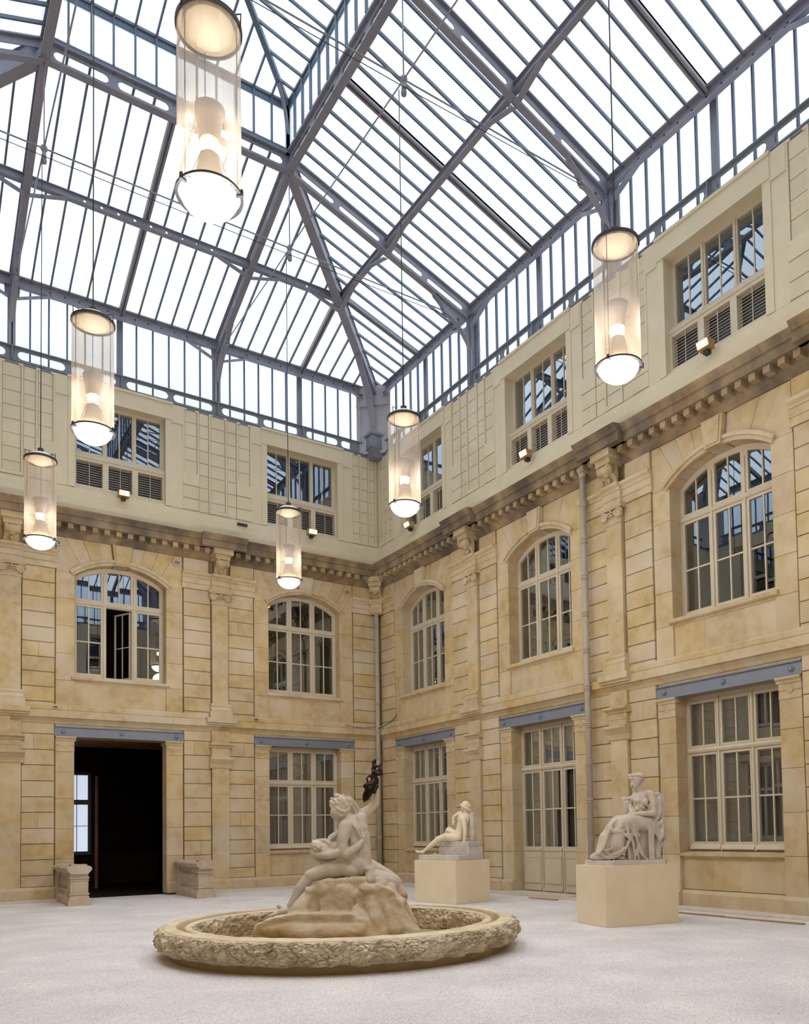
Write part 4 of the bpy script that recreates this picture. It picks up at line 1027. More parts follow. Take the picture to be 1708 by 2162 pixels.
# ------------------------------------------------------------------ pendant lamps
def pendant():
    o = empty('pendant_lamp', (0,0,0))
    r = .27; Z0, Z1 = .17, 1.69
    MB().lathe([(r,Z0),(r,Z1)], seg=48).build('glass_cylinder', 'lampglass', o)
    def ring(z, h, rr, name, mat):
        return MB().lathe([(rr-.012,z-h/2),(rr+.012,z-h/2),(rr+.012,z+h/2),(rr-.012,z+h/2),(rr-.012,z-h/2)], seg=48, smooth=False).build(name, mat, o)
    rt = ring(Z1, .035, r+.004, 'top_ring', 'black'); rb = ring(Z0, .022, r+.004, 'bottom_ring', 'black')
    MB().lathe([(.245,Z0-.005),(.235,Z0-.04),(.20,Z0-.09),(.14,Z0-.135),(.07,Z0-.16),(0,Z0-.168)], seg=40).build('lens', 'lens', o)
    m = MB(); m.lathe([(.262,Z1+.0),(.24,Z1+.05),(.17,Z1+.10),(.08,Z1+.125),(.0,Z1+.13)], seg=40)
    m.lathe([(.215,Z1+.0),(.20,Z1-.02),(.14,Z1-.065),(.07,Z1-.085),(0,Z1-.09)], seg=40); m.build('top_bowl', 'lamp_cream', o)
    MB().lathe([(.0,Z1+.10),(.055,Z1+.12),(.055,Z1+.21),(.03,Z1+.23),(.0,Z1+.23)], seg=16).build('cord_grip', 'black', o)
    MB().lathe([(.088,.665),(.095,.74),(.115,.86),(.135,.95),(.128,.95),(.108,.86),(.086,.74),(.08,.665)], seg=32).build('upper_cone', 'cone', o)
    MB().lathe([(.080,.535),(.095,.46),(.12,.36),(.138,.28),(.130,.28),(.112,.36),(.088,.46),(.072,.535)], seg=32).build('lower_cone', 'cone', o)
    lh = MB().lathe([(.03,.50),(.03,.72)], seg=12).build('lamp_holder', 'lamp_cream', o)
    for k in range(4):
        a = k*PI/2+.5; MB().ell((.062*math.cos(a), .062*math.sin(a), .60), (.022,.022,.045)).build('bulb', 'bulb', lh)
    for k in range(3):
        a = k*2*PI/3+R(200)
        c, s = math.cos(a), math.sin(a)
        MB().tube([(c*(r-.02),s*(r-.02),Z0),(c*(r-.02),s*(r-.02),Z1)], .005, 6).build('tie_wire', 'black', o)
        m = MB(); m.tube([(c*(r+.015),s*(r+.015),Z1-.02),(c*(r+.02),s*(r+.02),Z1+.10),(c*(r-.06),s*(r-.06),Z1+.10),(c*(r-.06),s*(r-.06),Z1+.04)], .007, 6); m.build('top_clip', 'black', rt)
        m = MB(); m.prism([(r-.05,Z0-.03),(r+.03,Z0-.025),(r+.03,Z0+.03),(r+.012,Z0+.035),(r+.01,Z0+.0),(r-.05,Z0-.015)], (0,0,0), (c,s,0), Z3, (-s,c,0), -.012, .012); m.build('bottom_clip', 'black', rb)
        MB().tube([(c*.08,s*.08,.535),(c*.22,s*.22,Z0+.01)], .004, 5).build('stay_wire', 'black', o)
    l = bpy.data.lights.new('lamp_light', 'POINT'); l.energy = 60; l.color = (1,.90,.78); l.shadow_soft_size = .06
    lo = bpy.data.objects.new('lamp_light', l); COL.objects.link(lo); lo.parent = o; lo.location = (0,0,.60)
    l = bpy.data.lights.new('lens_light', 'POINT'); l.energy = 122; l.color = (1,.98,.97); l.shadow_soft_size = .2
    lo = bpy.data.objects.new('lens_light', l); COL.objects.link(lo); lo.parent = o; lo.location = (0,0,-.26)
    return o
def dup(root):
    r = root.copy(); COL.objects.link(r)
    for ch in root.children:
        if ch.name.startswith('cord') and not ch.name.startswith('cord_grip'): continue
        c = ch.copy(); COL.objects.link(c); c.parent = r
        for g in ch.children:
            d = g.copy(); COL.objects.link(d); d.parent = c
    return r
proto = pendant()
LAMPS = [(-10.06,-15,'largest pendant lamp, glass cylinder hanging nearest the viewer at top left'),
         (-10.06,-10,'pendant lamp hanging left of the big one, before the left attic window'),
         (-10.04,-5.05,'pendant lamp at the far left edge of the view'),
         (-5.12,-5.08,'smallest and farthest pendant lamp, above the fountain figure'),
         (-5.1,-10,'pendant lamp hanging in front of the far corner of the attic'),
         (-5.1,-15,'pendant lamp hanging on the right before the large attic window')]
for i, (x, y, lab) in enumerate(LAMPS):
    o = proto if i == 0 else dup(proto)
    o.location = (x,y,6.88); o.rotation_euler = (0,0,R(0)); tag(o, lab, 'lamp', 'glass pendant lamps of the courtyard')
    c = MB().tube([(0,0,1.9),(0,0,14.42-6.88)], .009, 6).build('cord', 'wire', o)
for x, y, lab in ((-5,-20,'pendant lamp behind the viewer on the right'),(-10,-20,'pendant lamp behind the viewer on the left')):
    o = dup(proto); o.location = (x,y,6.88); MB().tube([(0,0,1.9),(0,0,14.42-6.88)], .009, 6).build('cord', 'wire', o); tag(o, lab, 'lamp', 'glass pendant lamps of the courtyard')

# ------------------------------------------------------------------ pedestals
def pedestal(pts, h, label):
    a, b2, c2 = [Vector(q) for q in pts]
    ctr = (a+c2)/2; e = (c2-b2); ang = math.atan2(e.y, e.x); w, d = e.length, abs((a-b2).dot(Vector((-math.sin(ang), math.cos(ang)))))
    bm = bmesh.new(); bmesh.ops.create_cube(bm, size=1)
    for v in bm.verts: v.co = Vector((v.co.x*w, v.co.y*d, (v.co.z+.5)*h))
    bmesh.ops.bevel(bm, geom=bm.edges[:], offset=.006, segments=2, affect='EDGES')
    me = bpy.data.meshes.new('pedestal'); bm.to_mesh(me); bm.free(); me.materials.append(M['pedestal'])
    o = link('pedestal', me, None, (ctr.x, ctr.y, 0), (0,0,ang)); tag(o, label, 'pedestal'); return ctr, ang, w, d
PC = pedestal(((-3.23,-11.82),(-3.12,-12.72),(-1.79,-12.98)), .935, 'large plain cream box pedestal under the seated woman statue')
PB = pedestal(((-2.91,-6.50),(-2.64,-7.78),(-1.65,-7.62)), .90, 'plain cream box pedestal under the reclining man statue')

# ------------------------------------------------------------------ stone parapets beside the doorway
def parapet(x0, x1, y0, y1, label):
    """runs from the wall (y1) out to the end post (y0)"""
    o = empty('stone_parapet', ((x0+x1)/2, (y0+y1)/2, 0)); tag(o, label, 'parapet')
    ox, oy = o.location.x, o.location.y; X0, X1, Y0, Y1 = x0-ox, x1-ox, y0-oy, y1-oy; hw = (X1-X0)/2; i = .06
    m = MB()
    m.box(X0-.02,X1+.02,Y0-.02,Y0+.46,0,.10); m.prism([(X0-.02,.10),(X1+.02,.10),(X1-.03,.22),(X0+.03,.22)], (0,0,0), X3, Z3, Y3, Y0, Y0+.44)
    m.box(X0+.03,X1-.03,Y0+.03,Y0+.40,.20,.70); m.box(X0+.01,X1-.01,Y0+.01,Y0+.42,.24,.27); m.box(X0+.015,X1-.015,Y0+.015,Y0+.415,.55,.57); m.box(X0+.01,X1-.01,Y0+.01,Y0+.42,.60,.63)
    m.build('end_post', 'parapet', o)
    m = MB(); prof = [(-hw+.04,.70),(hw-.04,.70),(hw-.01,.74),(hw+.03,.78),(hw+.04,.83),(hw+.0,.87),(hw-.08,.89),(-hw+.08,.89),(-hw,.87),(-hw-.04,.83),(-hw-.03,.78),(-hw+.01,.74)]
    m.prism(prof, (0,0,0), X3, Z3, Y3, Y0-.03, Y1); m.box(-hw+.05,hw-.05,Y0+.05,Y0+.35,.89,.91); m.build('cap_rail', 'parapet', o)
    m = MB(); m.box(X0+.02,X1-.02,Y0+.4,Y1,0,.14); m.prism([(X0+.02,.14),(X1-.02,.14),(X1-.08,.22),(X0+.08,.22)], (0,0,0), X3, Z3, Y3, Y0+.4, Y1); m.build('base_rail', 'parapet', o)
    m = MB(); m.box(X0+.09,X1-.09,Y0+.4,Y1-.1,.22,.30); m.box(X0+.07,X1-.07,Y0+.4,Y1-.1,.29,.34); m.box(X0+.10,X1-.10,Y0+.4,Y1-.1,.67,.70); m.build('lower_rail', 'parapet', o)
    m = MB(); m.box(X0+.04,X1-.04,Y1-.16,Y1,.14,.72); m.build('wall_post', 'parapet', o)
    n = 8
    for k in range(n):
        y = Y0+.48+(Y1-.2-(Y0+.48))*k/(n-1)
        MB().lathe([(.06,.34),(.07,.37),(.045,.40),(.078,.46),(.082,.50),(.055,.56),(.04,.60),(.07,.63),(.07,.67)], (-.05,y), 14).build('baluster', 'parapet', o)
parapet(-9.03,-8.60,-2.02,-.10, 'weathered stone balustrade left of the dark doorway')
parapet(-6.20,-5.78,-2.0,-.10, 'weathered stone balustrade right of the dark doorway')

# ------------------------------------------------------------------ fountain basin
BC = (-7.31,-11.87)
bs = empty('fountain_basin', (*BC,0)); tag(bs, 'wide round basin of rough tan stone around the fountain statue', 'basin')
def rough_ring(prof, rough, seg, name, mat, fine=10):
    """prof: (r,z,amount of roughness)"""
    pr = []
    for i in range(len(prof)-1):
        for k in range(fine if (prof[i][2]+prof[i+1][2]) > 0.01 else 2):
            f = k/(fine if (prof[i][2]+prof[i+1][2]) > 0.01 else 2)
            pr.append(tuple(prof[i][j]*(1-f)+prof[i+1][j]*f for j in range(3)))
    pr.append(prof[-1]); n = len(pr); vs = []; fs = []
    for s in range(seg):
        t = 2*PI*s/seg; c, sn = math.cos(t), math.sin(t)
        for r, z, a in pr:
            q = Vector((c*r, sn*r, z))
            if a > 0:
                d = noise.noise(q*5)*.45 + abs(noise.noise(q*13))*.9 + abs(noise.noise(q*29+Vector((3,1,5))))*.7 + noise.noise(q*60)*.35 - .35
                cz = noise.noise(q*6+Vector((9,4,2)))
                r2 = r+d*a*rough; z2 = z+cz*a*rough*.5
                q = Vector((c*r2, sn*r2, z2))
            vs.append(q)
    for s in range(seg):
        s2 = (s+1) % seg
        for i in range(n-1): fs.append((s*n+i, s2*n+i, s2*n+i+1, s*n+i+1))
    m = MB(); m.add(vs, fs, True); return m.build(name, mat, bs)
rough_ring([(2.17,.0,0),(2.17,.10,0),(2.22,.105,0)], 0, 160, 'basin_foot', 'basin_base')
rough_ring([(2.10,.095,0),(2.25,.10,.6),(2.32,.15,1),(2.345,.21,1),(2.335,.30,1),(2.29,.355,.7),(2.24,.368,.3),(2.22,.36,0)], .075, 760, 'outer_rim', 'basin', 11)
rough_ring([(2.01,.15,0),(1.99,.34,0),(1.98,.345,.05),(1.93,.352,.3),(1.88,.33,1),(1.86,.22,1),(1.88,.10,1),(1.90,.0,.5)], .07, 480, 'inner_rim', 'basin', 7)
rough_ring([(2.265,.34,.1),(2.25,.372,.25),(2.17,.382,.12),(2.10,.38,.04),(2.092,.36,0),(2.09,.20,0),(2.0,.20,0)], .05, 420, 'rim_lip', 'basin_lip', 4)
rough_ring([(2.0,.30,0),(1.99,.352,.02),(1.965,.366,.1),(1.925,.366,.25),(1.90,.345,.3)], .05, 420, 'inner_lip', 'basin_lip', 4)
MB().lathe([(0,.04),(1.95,.04),(1.95,.0)], seg=96, smooth=False).build('basin_bed', 'basin_base', bs)
MB().lathe([(2.12,.375),(2.12,.18),(1.96,.18),(1.96,.30)], seg=120).build('gutter', 'basin_lip', bs)

# ------------------------------------------------------------------ statues: bodies grown from tapering limbs, fused into one skin
class BODY(MB):
    def __init__(s, f): super().__init__(); s.f3 = f
    def P(s, q): return Vector(s.f3(*q))
    def cap(s, a, b, r0, r1=None, seg=14):
        """tapered limb with round ends"""
        a, b = s.P(a), s.P(b); r1 = r1 or r0; d = (b-a); L = d.length; d.normalize() if L > 1e-6 else None
        if L < 1e-5: s.ell(a, (r0,r0,r0)); return s
        n = 5; pts = []; rs = []
        for i in range(n): t = PI/2*i/n; pts.append(a-d*r0*math.cos(t)); rs.append(max(r0*math.sin(t), .002))
        pts.append(a); rs.append(r0); pts.append(b); rs.append(r1)
        for i in range(1, n+1): t = PI/2*i/n; pts.append(b+d*r1*math.sin(t)); rs.append(max(r1*math.cos(t), .002))
        s.tube(pts, rs, seg); return s
    def chain(s, pts, rs):
        for i in range(len(pts)-1): s.cap(pts[i], pts[i+1], rs[i], rs[i+1])
        return s
    def blob(s, c, r, rot=(0,0,0), sub=3):
        from mathutils import Euler
        s.ell(s.P(c), r, Euler([R(a) for a in rot]).to_matrix().to_4x4(), sub); return s
    def slab(s, pts, d0, d1):
        """closed outline (X,Y) given thickness in depth"""
        q = [s.f3(x, y, 0) for x, y in pts]
        s.prism([(a[0], a[2]) for a in q], (0,0,0), X3, Z3, Y3, d0, d1); return s
    def fold(s, pts, r0, r1):
        n = len(pts)-1
        for i in range(n): s.cap(pts[i], pts[i+1], r0+(r1-r0)*i/n, r0+(r1-r0)*(i+1)/n, 10)
        return s
    def hand(s, w, d, up, size, r, curl=.5, side=1):
        """palm and five fingers from wrist w in direction d (local metres); up = back of the hand"""
        w = s.P(w); d = Vector(d).normalized(); up = Vector(up); up = (up-d*up.dot(d)).normalized(); sd = d.cross(up)*side
        raw = s.f3; s.f3 = lambda x, y, z: (x, y, z)
        pc = w+d*size*.25; s.cap(tuple(w), tuple(pc+d*size*.12), r*2.0, r*2.4)
        for k, (o, ln) in enumerate(((-1.5,.42),(-.5,.5),(.5,.47),(1.5,.36))):
            b = pc+sd*o*r*1.7+d*size*.15; m = b+d*ln*size*.5-up*curl*size*.08; e = m+d*ln*size*.35*(1-curl*.5)-up*curl*size*.25
            s.cap(tuple(b), tuple(m), r, r*.9, 8); s.cap(tuple(m), tuple(e), r*.9, r*.7, 8)
        b = w-sd*r*2.2+d*size*.1; m = b-sd*size*.14+d*size*.16; e = m+d*size*.16-up*curl*size*.05
        s.cap(tuple(b), tuple(m), r*1.1, r, 8); s.cap(tuple(m), tuple(e), r, r*.8, 8); s.f3 = raw; return s
    def face(s, c, fw, up, R_):
        """nose, brow, eyelids, lips, chin and ears on a head of radius R_ looking along fw (local metres)"""
        c = s.P(c); fw = Vector(fw).normalized(); up = Vector(up); up = (up-fw*up.dot(fw)).normalized(); sd = fw.cross(up)
        raw = s.f3; s.f3 = lambda x, y, z: (x, y, z); g = lambda a, b, e: tuple(c+fw*a*R_+sd*b*R_+up*e*R_)
        s.cap(g(.86,0,.18), g(1.12,0,-.16), R_*.07, R_*.12, 8)
        for q in (-1, 1):
            s.cap(g(.80,.12*q,.24), g(.70,.50*q,.24), R_*.10, R_*.07, 8); s.cap(g(.82,.20*q,.06), g(.76,.40*q,.06), R_*.07, R_*.05, 8)
            s.cap(g(.72,.42*q,-.18), g(.5,.5*q,-.4), R_*.22, R_*.2, 8)
            s.cap(g(0,.92*q,.08), g(0,.92*q,-.16), R_*.12, R_*.08, 8)
        s.cap(g(.90,-.15,-.42), g(.90,.15,-.42), R_*.07, R_*.07, 8); s.cap(g(.88,-.12,-.52), g(.88,.12,-.52), R_*.07, R_*.07, 8)
        s.cap(g(.70,-.12,-.78), g(.70,.12,-.78), R_*.2, R_*.2, 8)
        s.cap(g(.35,0,-.45), g(.55,0,-.70), R_*.55, R_*.35, 12); s.f3 = raw; return s
    def fuse(s, name, mat, parent, vox=.012, smooth=3, rough=None):
        me = s.mesh(name, mat); o = link(name, me, parent)
        md = o.modifiers.new('fuse', 'REMESH'); md.mode = 'VOXEL'; md.voxel_size = vox; md.use_smooth_shade = True
        if rough:
            tx = bpy.data.textures.new(name+'_relief', 'CLOUDS'); tx.noise_scale = rough[1]; tx.noise_depth = 4
            dm = o.modifiers.new('relief', 'DISPLACE'); dm.texture = tx; dm.strength = rough[0]; dm.mid_level = .5; dm.texture_coords = 'GLOBAL'
        sm = o.modifiers.new('soften', 'SMOOTH'); sm.factor = .5; sm.iterations = smooth
        return o
YAW = R(-34.2066)
# ---- A: fountain group
SA = empty('fountain_statue', (*BC, 0), YAW); tag(SA, 'pale marble figure seated on a rock in the basin raising a bronze mask', 'statue')
fa = lambda X, Y, d=0: ((X-804)*.001257, d, 2.635-Y*.0012487)
rk = BODY(fa)
rk.slab([(590,1400),(700,1372),(900,1362),(1090,1362),(1110,1480),(1060,1750),(620,1760),(600,1600)], -.34, .42)
rk.slab([(470,1560),(530,1450),(610,1400),(640,1700),(560,1900),(300,1900),(330,1760),(420,1640)], -.30, .35)
rk.slab([(0,1850),(40,1790),(200,1735),(420,1700),(980,1710),(1080,1790),(1120,2000),(1100,2120),(-10,2120),(-20,1900)], -.62, .5)
rk.slab([(1000,1560),(1200,1420),(1380,1500),(1470,1640),(1540,1800),(1590,1900),(1620,2120),(1000,2120)], -.42, .45)
rk.slab([(200,1735),(420,1700),(980,1710),(1040,1800),(900,1830),(300,1830)], -.5, .3)
rk.cap((1150,1500,-.25), (1560,1950,-.45), .10, .12); rk.cap((1100,1500,-.32), (1250,1950,-.52), .09, .12); rk.cap((1000,1700,-.42),(1150,1980,-.6), .08, .12)
rk.cap((480,1560,-.25), (330,1800,-.45), .10, .10); rk.cap((60,1880,-.5),(500,1900,-.66), .12, .12); rk.cap((500,1900,-.66),(1050,1900,-.6), .12, .12)
rk.cap((1260,1500,-.3),(1380,1900,-.5), .06, .1); rk.cap((1340,1480,-.25),(1500,1850,-.42), .07, .09)
rk.blob((1100,1475,-.40), (.10,.08,.075)); rk.blob((1050,1530,-.38), (.07,.06,.06)); rk.blob((500,1490,-.30), (.055,.05,.05)); rk.blob((1030,1640,-.36), (.05,.05,.05))
rk.blob((640,1480,-.30), (.10,.08,.10)); rk.blob((880,1560,-.33), (.16,.06,.18)); rk.blob((1440,1640,-.3), (.08,.08,.10)); rk.blob((1470,1560,-.1), (.05,.05,.05))
rk.fuse('rock', 'rock', SA, .018, 1, (.06, .16))
bd = BODY(fa)
# crouching beast behind the rock on the right
bd.cap((1130,1290,-.12), (1110,1400,-.2), .065, .06); bd.blob((1105,1285,-.15), (.05,.05,.035)); bd.cap((1180,1390,-.1), (1330,1450,-.05), .13, .15); bd.cap((1330,1450,-.05),(1430,1580,0), .14, .10)
bd.cap((1230,1450,-.2),(1180,1540,-.3), .09, .06); bd.blob((1220,1410,-.22), (.07,.05,.06)); bd.blob((1300,1530,-.28), (.06,.05,.04)); bd.blob((1440,1620,-.1), (.08,.08,.06))
bd.cap((1100,1260,.1), (1300,1380,.15), .10, .09)
# pelvis, waist, back
bd.blob((960,1240,0), (.20,.20,.17)); bd.blob((900,1290,-.09), (.15,.13,.11)); bd.blob((1035,1270,-.02), (.12,.15,.12))
bd.cap((1000,1230,0), (1015,1080,0), .165, .135); bd.cap((1015,1080,0), (985,930,0), .135, .16); bd.blob((960,860,-.02), (.175,.13,.17), (0,14,0)); bd.cap((880,830,-.1), (1040,720,.08), .105, .085)
bd.cap((1010,760,0),(1020,1000,.02), .10, .10); bd.fold([(1000,740,-.10),(1030,860,-.125),(1040,1000,-.13)], .02, .02); bd.fold([(930,790,-.16),(980,850,-.165),(1000,920,-.15)], .022, .02); bd.blob((880,800,-.15), (.075,.05,.07)); bd.blob((955,1000,-.13), (.06,.04,.09)); bd.blob((915,880,-.12), (.085,.05,.12), (0,10,0)); bd.blob((1030,830,-.03), (.06,.08,.11))
bd.cap((1050,900,.02),(1050,1240,.02), .06, .09)
# neck and head bowed to the left
bd.cap((930,800,-.02), (850,710,-.03), .10, .072); bd.blob((810,615,-.02), (.135,.14,.148), (0,-12,0)); bd.blob((790,680,-.05), (.115,.12,.11)); bd.face((790,660,-.02), (-.72,.45,-.55), (-.5,.2,.84), .110)
for i in range(26):
    a = random.uniform(0, 2*PI); e = random.uniform(-.5, 1.2)
    bd.blob((810+math.cos(a)*math.cos(e)*95, 600-math.sin(e)*110, -.02-abs(math.sin(a))*math.cos(e)*.12), (.04,.03,.025), (0,random.uniform(0,90),0), 2)
bd.fold([(705,560,-.08),(800,650,-.17),(860,680,-.15),(910,640,-.08)], .018, .014); bd.fold([(700,600,-.06),(760,690,-.15),(830,720,-.15),(900,680,-.08)], .014, .014)
bd.cap((712,530,-.03),(735,545,-.03), .022, .018); bd.cap((770,500,-.02), (738,467,-.02), .010, .006); bd.cap((875,510,-.02), (905,465,-.02), .010, .006)
bd.fold([(900,530,0),(950,580,.03),(990,640,.04),(1010,690,.03)], .032, .02); bd.fold([(910,560,0),(930,620,.03),(960,680,.04)], .03, .025)
# near arm hanging then reaching round the sleeping head
bd.cap((870,830,-.14), (845,960,-.19), .092, .078); bd.cap((845,960,-.19), (838,1085,-.22), .078, .062); bd.cap((835,1095,-.22), (700,1130,-.24), .062, .055); bd.cap((700,1130,-.24), (580,1130,-.2), .055, .04); bd.hand((585,1130,-.2), (-.9,0,.45), (-.2,-1,-.2), .16, .013, .7)
# raised arm
bd.cap((1030,710,.06), (1105,650,.09), .085, .068); bd.cap((1105,650,.09), (1165,590,.09), .066, .055); bd.cap((1165,590,.09), (1185,455,.06), .055, .04)
# sleeping second head and arms clasping
bd.blob((570,1040,-.16), (.095,.085,.078), (0,20,0)); bd.face((565,1050,-.18), (-.15,-.9,.35), (-.9,.1,.35), .075)
for i in range(16): bd.blob((545+random.uniform(-35,60), 1010+random.uniform(-30,40), -.12+random.uniform(-.06,.08)), (.03,.025,.02), (0,random.uniform(0,90),0), 2)
bd.fold([(560,985,-.1),(640,975,-.12),(700,1010,-.14)], .035, .03); bd.fold([(610,1030,-.17),(680,1070,-.2),(760,1085,-.2)], .028, .02); bd.fold([(600,1060,-.2),(670,1090,-.22),(740,1100,-.22)], .02, .02)
bd.cap((650,1040,-.1), (760,1060,-.1), .07, .08); bd.cap((790,900,-.02), (705,950,-.08), .055, .042); bd.cap((705,950,-.08), (690,985,-.12), .04, .03); bd.hand((705,960,-.1), (-.8,-.2,-.5), (0,-.6,.7), .12, .011, .6)
bd.cap((760,1060,-.06), (890,1130,-.1), .10, .13); bd.cap((730,1010,-.03),(760,1090,-.1), .055, .05)
bd.cap((880,1125,-.22), (985,1050,-.2), .062, .05); bd.cap((985,1050,-.2), (1052,980,-.15), .048, .035); bd.hand((1050,985,-.15), (.15,-.1,1), (.5,-.8,0), .15, .012, .3)
bd.fold([(560,1165,-.12),(620,1195,-.14),(700,1200,-.16),(800,1175,-.18),(900,1170,-.18)], .03, .03); bd.fold([(640,1190,-.1),(690,1230,-.12),(720,1260,-.14)], .035, .03); bd.cap((700,1160,-.05),(860,1190,-.05), .09, .12)
# bent leg in front, foot on the rock
bd.cap((900,1260,-.05), (690,1275,-.14), .135, .118); bd.cap((690,1275,-.14), (500,1345,-.2), .115, .082); bd.blob((487,1362,-.2), (.075,.075,.08))
bd.cap((475,1380,-.2), (395,1480,-.22), .076, .075); bd.cap((395,1480,-.22), (300,1645,-.26), .072, .043); bd.blob((300,1675,-.26), (.05,.045,.045))
bd.cap((310,1695,-.27), (210,1700,-.30), .042, .04); bd.cap((210,1700,-.3), (130,1735,-.32), .038, .026)
for k in range(5): bd.cap((165,1715+k*2,-.28-k*.02), (108-k*6,1742,-.28-k*.024), .016, .012, 8)
bd.cap((150,1660,-.1),(180,1680,-.1), .025, .02)
bd.fuse('marble_figures', 'marble', SA, .009, 1)
bz = BODY(fa)
bz.blob((1105,470,-.04), (.060,.055,.135), (0,28,0)); bz.cap((1085,400,-.04),(1140,385,-.03), .045, .05); bz.cap((1075,500,-.03), (1060,570,-.03), .045, .012); bz.cap((1120,400,-.02), (1160,350,0), .05, .045)
bz.cap((1170,470,-.04),(1195,400,.0), .02, .025); bz.hand((1180,330,0), (-.1,0,1), (0,-1,0), .16, .014, .8)
for X, Y, a in ((1150,300,.05),(1180,250,.055),(1210,270,.045),(1230,230,.035),(1160,220,.04),(1190,190,.035),(1150,340,.045),(1240,265,.03),(1130,290,.04),(1190,330,.04),(1200,360,.03)):
    bz.blob((X,Y,random.uniform(-.04,.04)), (a,a*.8,a*.7), (random.uniform(0,60),random.uniform(0,90),0), 2)
bz.cap((1160,220,0), (1175,125,0), .03, .022); bz.cap((1150,150,0),(1185,120,0), .015, .012); bz.cap((1220,190,.0),(1240,160,0), .018, .01)
bz.fold([(1110,290,-.03),(1090,320,-.05),(1100,360,-.05),(1125,365,-.04)], .013, .013)
bz.fuse('bronze_mask', 'bronze', SA, .009, 1)['label'] = 'dark bronze mask and tangled ornament held up'

# ---- B: reclining man
SBs = empty('reclining_statue', (PB[0].x, PB[0].y, .90), YAW); tag(SBs, 'cream marble man leaning back on his arm on stepped marble blocks', 'statue')
fb = lambda X, Y, d=0: ((X-830)*.001256, d, (1180-Y)*.001256)
ang = PB[1]-YAW
def stepbox(x0, x1, y0, y1, z0, z1, name, mat):
    bm = bmesh.new(); bmesh.ops.create_cube(bm, size=1)
    for v in bm.verts: v.co = Vector(((x0+x1)/2+v.co.x*(x1-x0), (y0+y1)/2+v.co.y*(y1-y0), (z0+z1)/2+v.co.z*(z1-z0)))
    bmesh.ops.bevel(bm, geom=bm.edges[:], offset=.008, segments=1, affect='EDGES'); me = bpy.data.meshes.new(name); bm.to_mesh(me); bm.free(); me.materials.append(M[mat])
    return link(name, me, SBs, (0,0,0), (0,0,ang))
stepbox(-.40,.33,-.62,.63,0,.105,'base_slab','slab'); stepbox(-.09,.33,-.615,.31,.105,.27,'base_step','marble_grey'); stepbox(-.04,.31,-.56,.22,.27,.385,'seat_block','slab'); stepbox(.17,.29,-.50,-.40,.385,1.0,'back_stele','marble_grey')
mb = BODY(fb)
mb.blob((930,820,0), (.13,.13,.085)); mb.cap((945,800,0), (985,690,0), .115, .10); mb.cap((985,690,0), (1040,540,0), .10, .13); mb.blob((1060,500,-.02), (.155,.12,.13), (0,20,0)); mb.cap((1010,430,.05), (1110,450,-.02), .07, .075)
mb.blob((1010,560,-.08), (.05,.04,.07)); mb.blob((990,640,-.06), (.045,.04,.06)); mb.cap((1140,480,.03),(1060,740,.03), .07, .07)
mb.cap((1090,420,0), (1085,340,0), .062, .055); mb.blob((1085,262,0), (.102,.108,.108)); mb.face((1070,280,-.01), (-.9,-.2,-.1), (-.1,0,1), .088)
for i in range(18): mb.blob((1090+random.uniform(-60,65), 225+random.uniform(-20,60), random.uniform(-.09,.06)), (.032,.028,.022), (0,random.uniform(0,90),0), 2)
mb.fold([(1000,245,-.05),(1060,290,-.10),(1120,320,-.09),(1165,350,-.04)], .022, .03)
mb.cap((1045,500,-.12), (1060,600,-.16), .058, .052); mb.cap((1060,600,-.16), (1065,710,-.18), .052, .044); mb.cap((1065,710,-.18), (1045,920,-.2), .044, .032); mb.hand((1040,925,-.2), (-1,0,-.12), (0,0,1), .15, .011, .2)
mb.cap((1010,380,.08), (950,400,.1), .05, .04); mb.cap((950,400,.1), (885,440,.08), .038, .034); mb.cap((885,440,.08), (862,510,.05), .034, .026); mb.hand((862,508,.05), (0,-.1,-1), (-.5,-.8,0), .13, .010, .6)
mb.cap((900,820,-.04), (740,790,-.04), .098, .085); mb.cap((740,790,-.04), (600,825,.0), .082, .062); mb.blob((585,835,.0), (.058,.058,.055))
mb.cap((575,850,.0), (480,930,.06), .056, .056); mb.cap((480,930,.06), (350,1030,.14), .052, .030); mb.cap((340,1050,.15), (235,1040,.17), .03, .024); mb.cap((250,1040,.17), (205,1020,.18), .02, .012)
for k in range(4): mb.cap((235,1045,.19-k*.015), (205,1030,.19-k*.018), .012, .008, 8)
mb.cap((900,760,.08), (790,680,.12), .09, .075); mb.cap((790,680,.12), (760,720,.16), .07, .06); mb.cap((760,720,.16),(740,860,.22), .055, .04)
mb.blob((780,690,.1), (.06,.06,.055)); mb.fold([(940,760,-.08),(900,740,-.05),(880,760,-.04)], .022, .018)
mb.cap((540,1075,.15),(520,1085,.15), .02, .015)
mb.fuse('marble_figure', 'marble_white', SBs, .009, 2)

# ---- C: seated woman with heavy drapery
SCs = empty('seated_statue', (PC[0].x, PC[0].y, .935), YAW); tag(SCs, 'pale marble woman seated with bowed head and long draped robe', 'statue')
fc = lambda X, Y, d=0: ((X-722)*.001068, d, (1480-Y)*.001068+.065)
angc = PC[1]-YAW
bm = bmesh.new(); bmesh.ops.create_cube(bm, size=1)
for v in bm.verts: v.co = Vector((v.co.x*1.22+.0, v.co.y*.74+.0, (v.co.z+.5)*.072))
bmesh.ops.bevel(bm, geom=[e for e in bm.edges if abs(e.verts[0].co.z-e.verts[1].co.z) > .05], offset=.12, segments=1, affect='EDGES')
me = bpy.data.meshes.new('base_slab'); bm.to_mesh(me); bm.free(); me.materials.append(M['slab']); link('base_slab', me, SCs, (.0,0,0), (0,0,angc))
wb = BODY(fc)
wb.blob((905,300,0), (.088,.100,.118), (0,12,0)); wb.face((890,330,-.01), (-.78,-.35,-.52), (-.45,-.1,.9), .092)
